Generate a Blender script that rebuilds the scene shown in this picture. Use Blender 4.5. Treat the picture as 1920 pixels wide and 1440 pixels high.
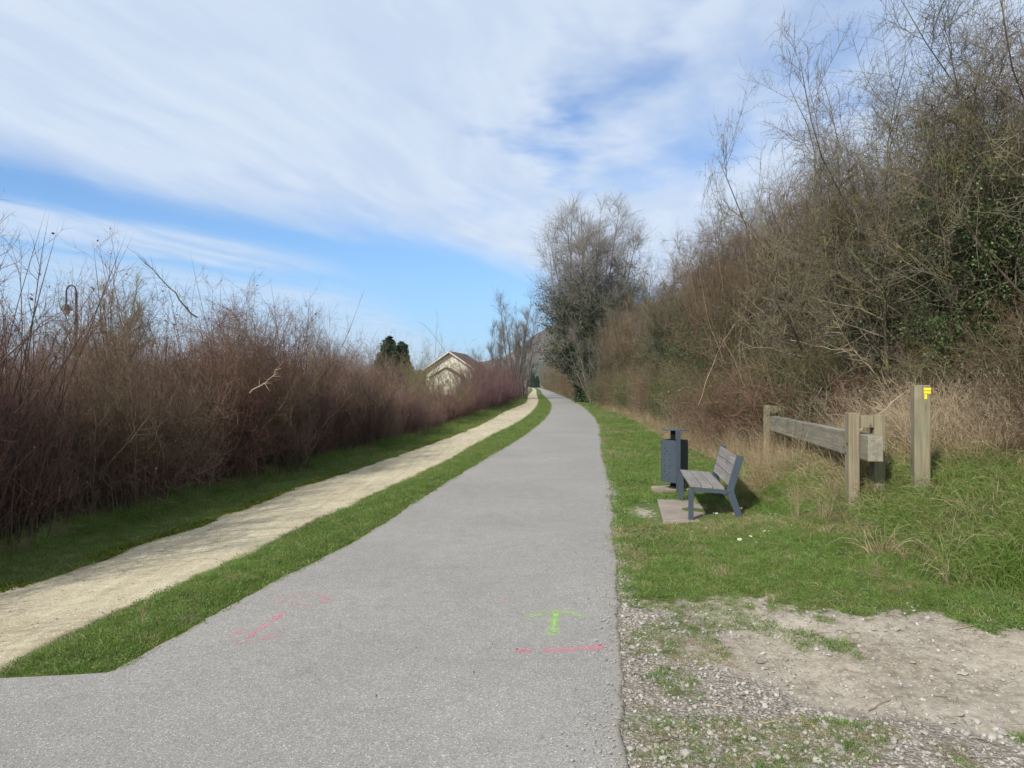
import bpy, math, random
import numpy as np
from mathutils import Vector, Matrix, Euler

for o in list(bpy.data.objects):
    bpy.data.objects.remove(o)
SC = bpy.context.scene
COL = SC.collection
R = math.radians
RNG = np.random.default_rng(11)
random.seed(5)

# ------------------------------------------------------------------ camera
CAM_H = 1.7
HAZE = True
FPX = 1300.0                     # focal length in pixels of the 1920 wide photograph
cd = bpy.data.cameras.new('camera')
cam = bpy.data.objects.new('camera', cd)
COL.objects.link(cam)
cam.location = (0, 0, CAM_H)
cam.rotation_euler = (R(90.09), 0, 0)
cd.sensor_width = 36.0
cd.lens = 36.0 * FPX / 1920.0
cd.clip_start = 0.05
cd.clip_end = 12000
SC.camera = cam

# ------------------------------------------------------------------ world, sun, exposure
SUNV = Vector((-0.86, -1.12, 1.12)).normalized()
SUN_EL = math.asin(SUNV.z)
SUN_AZ = math.atan2(SUNV.x, SUNV.y)
world = bpy.data.worlds.new('World')
SC.world = world
world.use_nodes = True


class NT:
    """small helper to write node trees"""
    def __init__(self, tree):
        self.t = tree
        self.n = tree.nodes
        self.l = tree.links

    def new(self, typ, **kw):
        nd = self.n.new(typ)
        for k, v in kw.items():
            setattr(nd, k, v)
        return nd

    def put(self, sock, val):
        if isinstance(val, bpy.types.NodeSocket):
            self.l.new(val, sock)
        elif val is not None:
            if isinstance(val, (tuple, list)) and len(val) == 3 and sock.type == 'RGBA':
                val = (*val, 1)
            sock.default_value = val

    def math(self, op, a, b=None, c=None, clamp=False):
        nd = self.new('ShaderNodeMath', operation=op, use_clamp=clamp)
        self.put(nd.inputs[0], a)
        self.put(nd.inputs[1], b)
        self.put(nd.inputs[2], c)
        return nd.outputs[0]

    def mix(self, f, a, b, typ='MIX'):
        nd = self.new('ShaderNodeMix', data_type='RGBA', blend_type=typ)
        self.put(nd.inputs[0], f)
        self.put(nd.inputs[6], a)
        self.put(nd.inputs[7], b)
        return nd.outputs[2]

    def smooth(self, x, a, b, lo=0.0, hi=1.0):
        nd = self.new('ShaderNodeMapRange', interpolation_type='SMOOTHSTEP')
        self.put(nd.inputs[0], x)
        for i, v in enumerate((a, b, lo, hi)):
            nd.inputs[1 + i].default_value = v
        return nd.outputs[0]

    def noise(self, vec, scale, detail=4, rough=0.55, dist=0.0, out=0):
        nd = self.new('ShaderNodeTexNoise')
        self.put(nd.inputs['Vector'], vec)
        nd.inputs['Scale'].default_value = scale
        nd.inputs['Detail'].default_value = detail
        nd.inputs['Roughness'].default_value = rough
        nd.inputs['Distortion'].default_value = dist
        return nd.outputs[out]

    def voronoi(self, vec, scale, out=0, feature='F1'):
        nd = self.new('ShaderNodeTexVoronoi', feature=feature)
        self.put(nd.inputs['Vector'], vec)
        nd.inputs['Scale'].default_value = scale
        return nd.outputs[out]

    def mapping(self, vec, scale=(1, 1, 1), rot=(0, 0, 0), loc=(0, 0, 0)):
        nd = self.new('ShaderNodeMapping')
        self.put(nd.inputs[0], vec)
        nd.inputs[1].default_value = loc
        nd.inputs[2].default_value = rot
        nd.inputs[3].default_value = scale
        return nd.outputs[0]

    def ramp(self, f, stops):
        nd = self.new('ShaderNodeValToRGB')
        self.put(nd.inputs[0], f)
        e = nd.color_ramp.elements
        while len(e) < len(stops):
            e.new(0.5)
        for i, (p, c) in enumerate(stops):
            e[i].position = p
            e[i].color = (*c, 1)
        return nd.outputs[0]

    def bump(self, h, strength=0.4, dist=0.01, normal=None):
        nd = self.new('ShaderNodeBump')
        nd.inputs['Strength'].default_value = strength
        nd.inputs['Distance'].default_value = dist
        self.put(nd.inputs['Height'], h)
        if normal is not None:
            self.put(nd.inputs['Normal'], normal)
        return nd.outputs[0]


w = NT(world.node_tree)
w.n.clear()
sky = w.new('ShaderNodeTexSky', sky_type='NISHITA')
sky.sun_disc = False
sky.sun_elevation = SUN_EL
sky.sun_rotation = SUN_AZ
sky.air_density = 1.0
sky.dust_density = 0.35
sky.ozone_density = 1.6
co = w.new('ShaderNodeTexCoord').outputs['Generated']
sep = w.new('ShaderNodeSeparateXYZ')
w.l.new(co, sep.inputs[0])
dx, dy, dz = sep.outputs
zc = w.math('MAXIMUM', dz, 0.03)
cmb = w.new('ShaderNodeCombineXYZ')
PX = w.math('DIVIDE', dx, zc)
PY = w.math('DIVIDE', dy, zc)
w.l.new(PX, cmb.inputs[0])
w.l.new(PY, cmb.inputs[1])
PP = cmb.outputs[0]
# a veil of cirrus on a flat layer high above: streaks lie from lower left to upper right
warp = w.new('ShaderNodeVectorMath', operation='ADD')
wn = w.new('ShaderNodeVectorMath', operation='SCALE')
w.l.new(w.noise(PP, 0.55, 3, 0.5, out=1), wn.inputs[0])
wn.inputs['Scale'].default_value = 0.9
w.l.new(PP, warp.inputs[0])
w.l.new(wn.outputs[0], warp.inputs[1])
PW = warp.outputs[0]
PR = w.mapping(PW, (1, 1, 1), (0, 0, R(12)))
streak = w.noise(w.mapping(PR, (1.3, 0.30, 1)), 1.15, 6, 0.5)
fine = w.noise(w.mapping(PR, (1.7, 0.4, 1), (0, 0, 0), (3, 1, 0)), 2.8, 5, 0.55)
big = w.noise(w.mapping(PP, (1, 0.6, 1), (0, 0, 0), (7.3, 2.2, 0)), 0.55, 2, 0.5)
# far edge of the veil
edge = w.math('SUBTRACT', w.math('ADD', 6.15, w.math('MULTIPLY', PX, 1.25)), PY)
edge0 = edge
edge = w.math('ADD', edge, w.math('MULTIPLY', w.math('SUBTRACT', streak, 0.5), 2.2))
veil = w.smooth(edge, -0.25, 1.25)


wn2 = w.new('ShaderNodeVectorMath', operation='SCALE')
w.l.new(w.noise(PP, 1.7, 4, 0.6, out=1), wn2.inputs[0])
wn2.inputs['Scale'].default_value = 0.9
warp2 = w.new('ShaderNodeVectorMath', operation='ADD')
w.l.new(PP, warp2.inputs[0]); w.l.new(wn2.outputs[0], warp2.inputs[1])
PW2 = w.mapping(warp2.outputs[0], (1, 1, 1), (0, 0, 0), (-0.45, -0.45, 0))


def blob(cx, cy, sx, sy, rot=0.0):
    m = w.mapping(PW2, (1 / sx, 1 / sy, 1), (0, 0, 0), (-cx / sx, -cy / sy, 0))
    if rot:
        m0 = w.mapping(PW2, (1, 1, 1), (0, 0, 0), (-cx, -cy, 0))
        m1 = w.mapping(m0, (1, 1, 1), (0, 0, rot))
        m = w.mapping(m1, (1 / sx, 1 / sy, 1))
    ln = w.new('ShaderNodeVectorMath', operation='LENGTH')
    w.l.new(m, ln.inputs[0])
    return w.smooth(ln.outputs[1], 0.2, 1.0, 1.0, 0.0)


gap1 = blob(0.27, 2.2, 0.34, 1.15, R(8))
gap2 = blob(0.8, 2.7, 0.8, 1.9, R(-10))
gap3 = blob(-0.1, 3.9, 0.5, 0.9, R(-20))
gap4 = blob(0.15, 2.9, 0.35, 1.0, R(12))
dens = w.math('ADD', w.math('MULTIPLY', w.math('SUBTRACT', streak, 0.5), 1.4), 0.95)
dens = w.math('ADD', dens, w.math('MULTIPLY', w.math('SUBTRACT', fine, 0.5), 0.2))
dens = w.math('ADD', dens, w.math('MULTIPLY', w.math('SUBTRACT', big, 0.5), 0.7))
for g, k in ((gap1, 0.78), (gap2, 0.75), (gap3, 0.3), (gap4, 0.95)):
    dens = w.math('SUBTRACT', dens, w.math('MULTIPLY', g, k))
cov = w.math('MULTIPLY', veil, w.smooth(dens, -0.05, 0.95, 0.08, 1.0))
off_ = w.math('ADD', w.math('MULTIPLY', edge0, -1.0), w.math('MULTIPLY', w.math('SUBTRACT', streak, 0.5), 2.0))
band = w.math('MULTIPLY', w.smooth(off_, 0.7, 1.5), w.smooth(off_, 2.0, 3.1, 1.0, 0.0))
band = w.math('MAXIMUM', band, w.math('MULTIPLY', w.smooth(off_, 2.7, 3.8), 0.75))
wisp = w.math('MULTIPLY', w.math('MULTIPLY', band, w.smooth(PX, -2.3, -1.2, 1.0, 0.0)), w.smooth(fine, 0.25, 0.6, 0.45, 0.8))
cov = w.math('MAXIMUM', cov, wisp)
cov = w.math('MULTIPLY', cov, 0.93, clamp=True)
hz = w.smooth(dz, 0.02, 0.3, 1.0, 0.0)
SKY_STRENGTH = 0.125
skyc = w.mix(1.0, sky.outputs[0], (0.66, 0.92, 1.2), 'MULTIPLY')
skyc = w.mix(w.math('MULTIPLY', hz, 0.6), skyc, (2.3, 4.1, 6.2))
cshade = w.mix(w.smooth(fine, 0.3, 0.7), (4.2, 5.0, 6.15), (5.0, 5.6, 6.5))
skyf = w.mix(cov, skyc, cshade)
bg = w.new('ShaderNodeBackground')
w.l.new(skyf, bg.inputs[0])
bg.inputs[1].default_value = SKY_STRENGTH
wo = w.new('ShaderNodeOutputWorld')
w.l.new(bg.outputs[0], wo.inputs[0])
world.cycles.sampling_method = 'MANUAL'
world.cycles.sample_map_resolution = 1024

sd = bpy.data.lights.new('sun', 'SUN')
sd.energy = 4.6
sd.angle = R(0.6)
sd.color = (1.0, 0.955, 0.88)
sun = bpy.data.objects.new('sun', sd)
COL.objects.link(sun)
sun.rotation_euler = SUNV.to_track_quat('Z', 'Y').to_euler()
sun.location = (-20, -20, 30)

SC.view_settings.view_transform = 'Standard'
SC.view_settings.look = 'None'
SC.view_settings.gamma = 1.0
SC.view_settings.use_curve_mapping = False
SC.view_settings.exposure = 0.24
SC.render.engine = 'CYCLES'
SC.cycles.max_bounces = 5
SC.cycles.diffuse_bounces = 3
SC.cycles.glossy_bounces = 2
SC.cycles.transmission_bounces = 3
SC.cycles.transparent_max_bounces = 12
SC.cycles.caustics_reflective = False
SC.cycles.caustics_refractive = False


# ------------------------------------------------------------------ helpers
def tag(o, label=None, cat=None, group=None, kind=None):
    if label: o['label'] = label
    if cat: o['category'] = cat
    if group: o['group'] = group
    if kind: o['kind'] = kind
    return o


def link(name, me, mats=None, parent=None):
    o = bpy.data.objects.new(name, me)
    COL.objects.link(o)
    if mats is not None and me is not None:
        for m in (mats if isinstance(mats, (list, tuple)) else [mats]):
            me.materials.append(m)
    if parent is not None:
        o.parent = parent
    return o


def empty(name, loc=(0, 0, 0), rz=0.0):
    o = bpy.data.objects.new(name, None)
    COL.objects.link(o)
    o.location = loc
    o.rotation_euler = (0, 0, rz)
    o.empty_display_size = 0.2
    return o


def dup(root, loc, rz=0.0, scale=1.0):
    r = root.copy()
    COL.objects.link(r)
    r.location = loc
    r.rotation_euler = (0, 0, rz)
    r.scale = (scale, scale, scale) if not isinstance(scale, tuple) else scale
    for ch in list(root.children):
        c = ch.copy()
        COL.objects.link(c)
        c.parent = r
        for g in ch.children:
            d = g.copy()
            COL.objects.link(d)
            d.parent = c
    return r


def mesh_np(name, V, tris=None, quads=None, smooth=False):
    me = bpy.data.meshes.new(name)
    V = np.asarray(V, dtype=np.float32).reshape(-1, 3)
    nt = 0 if tris is None else len(tris)
    nq = 0 if quads is None else len(quads)
    me.vertices.add(len(V))
    me.vertices.foreach_set('co', V.ravel())
    loops = []
    if nt: loops.append(np.asarray(tris, dtype=np.int32).ravel())
    if nq: loops.append(np.asarray(quads, dtype=np.int32).ravel())
    lv = np.concatenate(loops)
    me.loops.add(len(lv))
    me.loops.foreach_set('vertex_index', lv)
    me.polygons.add(nt + nq)
    starts = np.concatenate([np.arange(nt) * 3, nt * 3 + np.arange(nq) * 4]).astype(np.int32)
    me.polygons.foreach_set('loop_start', starts)
    if smooth:
        me.polygons.foreach_set('use_smooth', np.ones(nt + nq, dtype=bool))
    me.update(calc_edges=True)
    return me


class MB:
    """collects boxes, bars and tubes into one mesh"""
    def __init__(self):
        self.v, self.f = [], []

    def add(self, vs, fs):
        b = len(self.v)
        self.v += [tuple(p) for p in vs]
        self.f += [tuple(i + b for i in f) for f in fs]

    def box(self, c, s, rot=None):
        hx, hy, hz_ = s[0] / 2, s[1] / 2, s[2] / 2
        vs = [Vector((x, y, z)) for x in (-hx, hx) for y in (-hy, hy) for z in (-hz_, hz_)]
        if rot is not None:
            m = Euler(rot).to_matrix()
            vs = [m @ p for p in vs]
        vs = [p + Vector(c) for p in vs]
        self.add(vs, [(0, 1, 3, 2), (4, 6, 7, 5), (0, 4, 5, 1), (2, 3, 7, 6), (0, 2, 6, 4), (1, 5, 7, 3)])

    def prism(self, outline, axis_vec, origin=(0, 0, 0), ex=(1, 0, 0), ey=(0, 0, 1)):
        """outline of 2D points in the plane (ex, ey), pushed along axis_vec"""
        o, ex, ey, a = Vector(origin), Vector(ex), Vector(ey), Vector(axis_vec)
        n = len(outline)
        vs = [o + ex * p[0] + ey * p[1] for p in outline]
        vs += [q + a for q in vs]
        fs = [tuple(range(n)), tuple(range(2 * n - 1, n - 1, -1))]
        fs += [(i, i + n, (i + 1) % n + n, (i + 1) % n) for i in range(n)]
        self.add(vs, fs)

    def tube(self, pts, rad, sides=8, cap=True):
        pts = [Vector(p) for p in pts]
        if not isinstance(rad, (list, tuple)): rad = [rad] * len(pts)
        base = len(self.v)
        up = Vector((0, 0, 1))
        for i, p in enumerate(pts):
            d = (pts[min(i + 1, len(pts) - 1)] - pts[max(i - 1, 0)]).normalized()
            a = d.cross(up if abs(d.z) < 0.95 else Vector((0, 1, 0))).normalized()
            b = d.cross(a)
            for k in range(sides):
                t = 2 * math.pi * k / sides
                self.v.append(tuple(p + (a * math.cos(t) + b * math.sin(t)) * rad[i]))
        for i in range(len(pts) - 1):
            for k in range(sides):
                k2 = (k + 1) % sides
                self.f.append((base + i * sides + k, base + i * sides + k2, base + (i + 1) * sides + k2, base + (i + 1) * sides + k))
        if cap:
            self.f.append(tuple(base + k for k in range(sides))[::-1])
            e = base + (len(pts) - 1) * sides
            self.f.append(tuple(e + k for k in range(sides)))

    def build(self, name, mat, parent=None, bevel=0.0, smooth=False, seg=2):
        me = bpy.data.meshes.new(name)
        me.from_pydata(self.v, [], self.f)
        me.update()
        import bmesh
        bm = bmesh.new()
        bm.from_mesh(me)
        bmesh.ops.recalc_face_normals(bm, faces=bm.faces)
        if bevel > 0:
            es = [e for e in bm.edges if len(e.link_faces) == 2 and e.calc_face_angle(0) > 0.5]
            bmesh.ops.bevel(bm, geom=es, offset=bevel, segments=seg, affect='EDGES', profile=0.6)
        bm.to_mesh(me)
        bm.free()
        if smooth:
            for p in me.polygons: p.use_smooth = True
            try:
                me.set_sharp_from_angle(angle=R(35))
            except Exception:
                pass
        return link(name, me, mat, parent)


def principled(name, rough=0.8, spec=0.3):
    m = bpy.data.materials.new(name)
    m.use_nodes = True
    t = NT(m.node_tree)
    b = m.node_tree.nodes['Principled BSDF']
    b.inputs['Roughness'].default_value = rough
    b.inputs['Specular IOR Level'].default_value = spec
    return m, t, b


def objco(t): return t.new('ShaderNodeTexCoord').outputs['Object']
def worldco(t): return t.new('ShaderNodeNewGeometry').outputs['Position']


def twig_mat(name, stops, scale=1.2, rough=0.8, spec=0.2, lichen=None):
    """bark: hue changes from plant to plant and along the twigs"""
    m, t, b = principled(name, rough, spec)
    rnd = t.new('ShaderNodeObjectInfo').outputs['Random']
    p = objco(t)
    f = t.math('ADD', t.math('MULTIPLY', t.noise(p, scale, 3, 0.6), 0.75), t.math('MULTIPLY', rnd, 0.35))
    f = t.math('ADD', f, t.math('MULTIPLY', t.math('SUBTRACT', t.noise(p, 22, 2, 0.6), 0.5), 0.6), clamp=True)
    c = t.ramp(f, stops)
    if lichen:
        k = t.smooth(t.noise(p, lichen[1], 4, 0.7), 0.52, 0.6)
        c = t.mix(t.math('MULTIPLY', k, lichen[2]), c, lichen[0])
    t.put(b.inputs['Base Color'], c)
    return m


def leaf_mat(name, c0, c1, rough=0.5, trans=0.0, spec=0.3):
    m, t, b = principled(name, rough, spec)
    rnd = t.new('ShaderNodeObjectInfo').outputs['Random']
    p = objco(t)
    f = t.math('ADD', t.math('MULTIPLY', t.noise(p, 9, 3, 0.7), 0.9), t.math('MULTIPLY', t.math('SUBTRACT', rnd, 0.5), 0.5), clamp=True)
    f = t.smooth(f, 0.25, 0.75)
    t.put(b.inputs['Base Color'], t.mix(f, c0, c1))
    if trans > 0:
        tr = t.new('ShaderNodeBsdfTranslucent')
        t.put(tr.inputs[0], t.mix(f, c0, c1))
        mx = t.new('ShaderNodeMixShader')
        mx.inputs[0].default_value = trans
        out = m.node_tree.nodes['Material Output']
        t.l.new(b.outputs[0], mx.inputs[1])
        t.l.new(tr.outputs[0], mx.inputs[2])
        t.l.new(mx.outputs[0], out.inputs[0])
    return m


# ------------------------------------------------------------------ plan of the place
def G(u, v, z=0.0):
    """ground point seen at a pixel of the photograph"""
    y = FPX * (CAM_H - z) / (v - 722.0)
    return ((u - 960.0) / FPX * y, y)


def curve(pts, pre=()):
    q = sorted([G(*p) for p in pts] + list(pre), key=lambda a: a[1])
    ys = np.array([a[1] for a in q]); xs = np.array([a[0] for a in q])
    ly = np.log(ys)
    m = np.gradient(xs, ly)
    def f(y):
        l = np.log(np.clip(y, ys[0], ys[-1]))
        i = np.clip(np.searchsorted(ly, l) - 1, 0, len(ly) - 2)
        h = ly[i + 1] - ly[i]
        t = (l - ly[i]) / h
        v = (2*t**3-3*t**2+1)*xs[i] + (t**3-2*t**2+t)*h*m[i] + (-2*t**3+3*t**2)*xs[i+1] + (t**3-t**2)*h*m[i+1]
        return v + np.where(y > ys[-1], (y - ys[-1]) * 0.033, 0)
    return f


road_r = curve([(1175, 1440), (1165, 1180), (1152, 1020), (1148, 950), (1143, 900), (1131, 860), (1127, 820), (1124, 798), (1104, 770), (1062, 745), (1028, 732), (1008, 726.5)], [(0.25, 1.0)])
road_l = curve([(248, 1237), (354, 1177), (478, 1109), (640, 1028), (810, 922), (910, 860), (963, 829), (1006, 798), (1031, 767), (1032, 759), (1017, 739), (1003, 727)], [(-2.42, 1.0)])
sand_l = curve([(0, 1110), (142, 1067), (248, 1024), (354, 992), (531, 925), (736, 857), (907, 793), (949, 770), (983, 756), (989, 742), (996, 728)], [(-4.4, 3.0), (-4.5, 1.0)])
sand_r = curve([(0, 1262), (142, 1191), (301, 1116), (460, 1042), (640, 957), (848, 860), (921, 818), (977, 790), (1006, 765), (1011, 751), (1006, 737), (999, 727)], [(-3.1, 1.0)])


def vnoise(x, y, s, seed=0):
    """value noise"""
    x = np.asarray(x, float) * s + seed * 17.3; y = np.asarray(y, float) * s - seed * 9.1
    xi, yi = np.floor(x), np.floor(y)
    fx, fy = x - xi, y - yi
    fx, fy = fx*fx*(3-2*fx), fy*fy*(3-2*fy)
    def h(a, b):
        n = np.sin(a * 127.1 + b * 311.7 + seed) * 43758.5453
        return n - np.floor(n)
    return (h(xi, yi)*(1-fx)+h(xi+1, yi)*fx)*(1-fy) + (h(xi, yi+1)*(1-fx)+h(xi+1, yi+1)*fx)*fy


def sst(x, a, b):
    t = np.clip((x - a) / (b - a), 0, 1)
    return t * t * (3 - 2 * t)


def gh(x, y):
    """height of the ground"""
    x = np.asarray(x, float); y = np.asarray(y, float)
    dr = x - road_r(np.maximum(y, 1.0))
    sy = np.where(y < 7.8, 1.75, 3.0)
    mound = 0.66 * np.exp(-((np.minimum(x, 5.8) - 5.8) ** 2 / (2 * 1.55 ** 2) + (y - 7.8) ** 2 / (2 * sy ** 2)))
    slope = 0.03 + 0.16 * sst(dr, 1.2, 6.0)
    hgt = mound * sst(dr, 0.5, 1.6) + slope * sst(dr, 0.05, 1.2) * sst(y, 4.6, 7.5)
    bumps = (vnoise(x, y, 1.1, 3) - 0.5) * 0.09 + (vnoise(x, y, 3.3, 4) - 0.5) * 0.04
    hgt = hgt + bumps * sst(dr, 0.3, 1.2)
    # left verge falls a little and the hedge stands on a low rise
    dl = sand_l(np.maximum(y, 1.0)) - x
    hgt = hgt + (0.06 * sst(dl, 0.3, 1.2) + bumps * 0.6 * sst(dl, 0.2, 1.0)) * sst(y, 2, 4)
    # median: a low crown between the paths
    c = np.minimum(x - sand_r(np.maximum(y, 1.0)), road_l(np.maximum(y, 1.0)) - x)
    hgt = hgt + 0.035 * sst(c, 0.0, 0.25) * sst(y, 4.1, 4.6)
    return hgt - 0.012


# ------------------------------------------------------------------ ground materials
def ground_material():
    m, t, b = principled('ground_earth', 0.95, 0.1)
    p = worldco(t)
    zone = t.new('ShaderNodeAttribute'); zone.attribute_name = 'zone'
    s = t.new('ShaderNodeSeparateColor'); t.l.new(zone.outputs['Color'], s.inputs[0])
    gravel, dirt, dry = s.outputs
    n1 = t.noise(p, 1.3, 5, 0.6); n2 = t.noise(p, 14, 5, 0.65); n3 = t.noise(p, 70, 3, 0.6)
    grass = t.ramp(t.math('ADD', t.math('MULTIPLY', n1, 0.4), t.math('MULTIPLY', n2, 0.6)), [(0.3, (0.06, 0.075, 0.025)), (0.55, (0.10, 0.13, 0.04)), (0.75, (0.17, 0.165, 0.08))])
    dryc = t.ramp(n2, [(0.3, (0.13, 0.09, 0.05)), (0.7, (0.28, 0.21, 0.12))])
    dirtc = t.ramp(t.math('ADD', t.math('MULTIPLY', n2, 0.5), t.math('MULTIPLY', n1, 0.5)), [(0.36, (0.17, 0.14, 0.105)), (0.5, (0.29, 0.25, 0.195)), (0.64, (0.42, 0.37, 0.295))])
    speck = t.voronoi(p, 70, 1)
    sv = t.new('ShaderNodeSeparateColor'); t.l.new(speck, sv.inputs[0])
    dirtc = t.mix(t.math('MULTIPLY', t.smooth(sv.outputs[0], 0.7, 0.95), 0.4), dirtc, (0.44, 0.41, 0.36))
    stone = t.voronoi(p, 48, 1)
    sg = t.new('ShaderNodeSeparateColor'); t.l.new(stone, sg.inputs[0])
    stc = t.ramp(sg.outputs[0], [(0.0, (0.17, 0.145, 0.115)), (0.5, (0.27, 0.24, 0.20)), (1.0, (0.38, 0.35, 0.305))])
    dist = t.voronoi(p, 48, 0)
    stc = t.mix(t.math('MULTIPLY', t.smooth(dist, 0.3, 0.7), 0.7), stc, (0.17, 0.145, 0.115))
    def soft(v):
        return t.smooth(t.math('ADD', v, t.math('MULTIPLY', t.math('SUBTRACT', n2, 0.5), 0.9)), 0.38, 0.62)
    c = t.mix(soft(dry), grass, dryc)
    c = t.mix(soft(dirt), c, dirtc)
    c = t.mix(soft(gravel), c, stc)
    t.put(b.inputs['Base Color'], c)
    hgt = t.math('ADD', t.math('MULTIPLY', n2, 0.6), t.math('MULTIPLY', n3, 0.4))
    hgt = t.math('ADD', hgt, t.math('MULTIPLY', t.math('SUBTRACT', 0.5, dist), t.math('MULTIPLY', gravel, 0.8)))
    t.put(b.inputs['Normal'], t.bump(hgt, 0.9, 0.015))
    return m


def asphalt_material():
    m, t, b = principled('asphalt', 0.85, 0.25)
    p = worldco(t)
    v = t.voronoi(p, 160, 1)
    s = t.new('ShaderNodeSeparateColor'); t.l.new(v, s.inputs[0])
    big = t.noise(p, 0.5, 4, 0.6); mid = t.noise(p, 6, 5, 0.65); fine = t.noise(p, 95, 3, 0.7)
    c = t.ramp(s.outputs[0], [(0.0, (0.14, 0.133, 0.121)), (0.45, (0.258, 0.249, 0.229)), (0.85, (0.315, 0.304, 0.28)), (1.0, (0.56, 0.545, 0.51))])
    c = t.mix(t.smooth(fine, 0.35, 0.7), c, (0.25, 0.241, 0.224))
    c = t.mix(1.0, c, t.ramp(big, [(0.3, (0.90, 0.89, 0.90)), (0.7, (1.1, 1.08, 1.06))]), 'MULTIPLY')
    c = t.mix(1.0, c, t.ramp(mid, [(0.25, (0.9, 0.9, 0.9)), (0.6, (1.03, 1.03, 1.02))]), 'MULTIPLY')
    at = t.new('ShaderNodeAttribute'); at.attribute_name = 'edge'
    e = t.math('MULTIPLY', t.smooth(t.math('ADD', at.outputs['Fac'], t.math('MULTIPLY', t.math('SUBTRACT', mid, 0.5), 1.1)), 0.45, 1.05), 0.7)
    c = t.mix(e, c, (0.27, 0.235, 0.19))
    bl = t.smooth(t.noise(t.mapping(p, (1.0, 0.35, 1)), 0.8, 4, 0.6), 0.5, 0.72)
    c = t.mix(t.math('MULTIPLY', bl, 0.35), c, (0.27, 0.24, 0.215))
    # a few oily drips and dust spots
    sp = t.smooth(t.voronoi(t.mapping(p, (1, 1, 1), (0, 0, 0), (0.3, 0.1, 0)), 1.7, 0), 0.025, 0.05, 1, 0)
    c = t.mix(t.math('MULTIPLY', sp, 0.45), c, (0.14, 0.115, 0.09))
    t.put(b.inputs['Base Color'], c)
    t.put(b.inputs['Normal'], t.bump(t.math('ADD', t.math('MULTIPLY', fine, 0.5), t.math('MULTIPLY', t.voronoi(p, 160, 0), 0.7)), 0.6, 0.004))
    return m


def sand_material():
    m, t, b = principled('packed_sand', 0.95, 0.1)
    p = worldco(t)
    n1 = t.noise(p, 0.9, 4, 0.6); n2 = t.noise(p, 9, 5, 0.7); n3 = t.noise(p, 120, 3, 0.7)
    st = t.noise(t.mapping(p, (7, 0.6, 1)), 1.0, 4, 0.6)
    f = t.math('ADD', t.math('ADD', t.math('MULTIPLY', n1, 0.3), t.math('MULTIPLY', n2, 0.3)), t.math('MULTIPLY', st, 0.4))
    c = t.ramp(f, [(0.34, (0.28, 0.235, 0.15)), (0.5, (0.43, 0.37, 0.25)), (0.68, (0.56, 0.50, 0.355))])
    v = t.voronoi(p, 110, 1)
    s = t.new('ShaderNodeSeparateColor'); t.l.new(v, s.inputs[0])
    c = t.mix(t.math('MULTIPLY', t.smooth(s.outputs[0], 0.86, 0.95), 0.6), c, (0.72, 0.66, 0.52))
    c = t.mix(t.math('MULTIPLY', t.smooth(s.outputs[1], 0.9, 0.97), 0.55), c, (0.24, 0.19, 0.13))
    c = t.mix(t.math('MULTIPLY', t.smooth(t.noise(p, 2.4, 5, 0.7), 0.52, 0.7), 0.35), c, (0.33, 0.28, 0.195))
    at = t.new('ShaderNodeAttribute'); at.attribute_name = 'edge'
    e = t.math('MULTIPLY', t.smooth(t.math('ADD', at.outputs['Fac'], t.math('MULTIPLY', t.math('SUBTRACT', n2, 0.5), 1.2)), 0.5, 1.1), 0.75)
    c = t.mix(e, c, (0.22, 0.18, 0.10))
    t.put(b.inputs['Base Color'], c)
    t.put(b.inputs['Normal'], t.bump(t.math('ADD', t.math('MULTIPLY', n2, 0.7), t.math('MULTIPLY', n3, 0.4)), 0.7, 0.008))
    return m


M_GROUND = ground_material()
M_ASPHALT = asphalt_material()
M_SAND = sand_material()


def gravel_zone(x, y):
    dr = x - road_r(np.maximum(y, 1.0))
    far = 5.05 + 0.25 * np.sin(x * 1.3) + (vnoise(x, y, 2.2, 5) - 0.5) * 0.5 - 0.14 * np.maximum(x - 2, 0)
    k = sst(far - y + (vnoise(x, y, 7, 15) - 0.5) * 0.5 + (vnoise(x, y, 19, 16) - 0.5) * 0.2, -0.55, 0.4) * sst(dr, -0.4, 0.0)
    kk = 0.3 + 0.7 * k
    # crushed stone close to the road and towards the camera, beige earth to the right
    g = sst(0.55 + 1.25 * np.maximum(4.5 - y, 0) - dr + (vnoise(x, y, 2.0, 8) - 0.5) * 0.9, -0.3, 0.4)
    strip = sst(0.17 + (vnoise(x, y, 2.5, 9) - .5) * 0.2 - dr, -0.05, 0.08) * (dr > -0.3)
    gr = np.maximum(k * g, strip * 0.75 * (y < 30))
    di = k
    return gr, di


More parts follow.
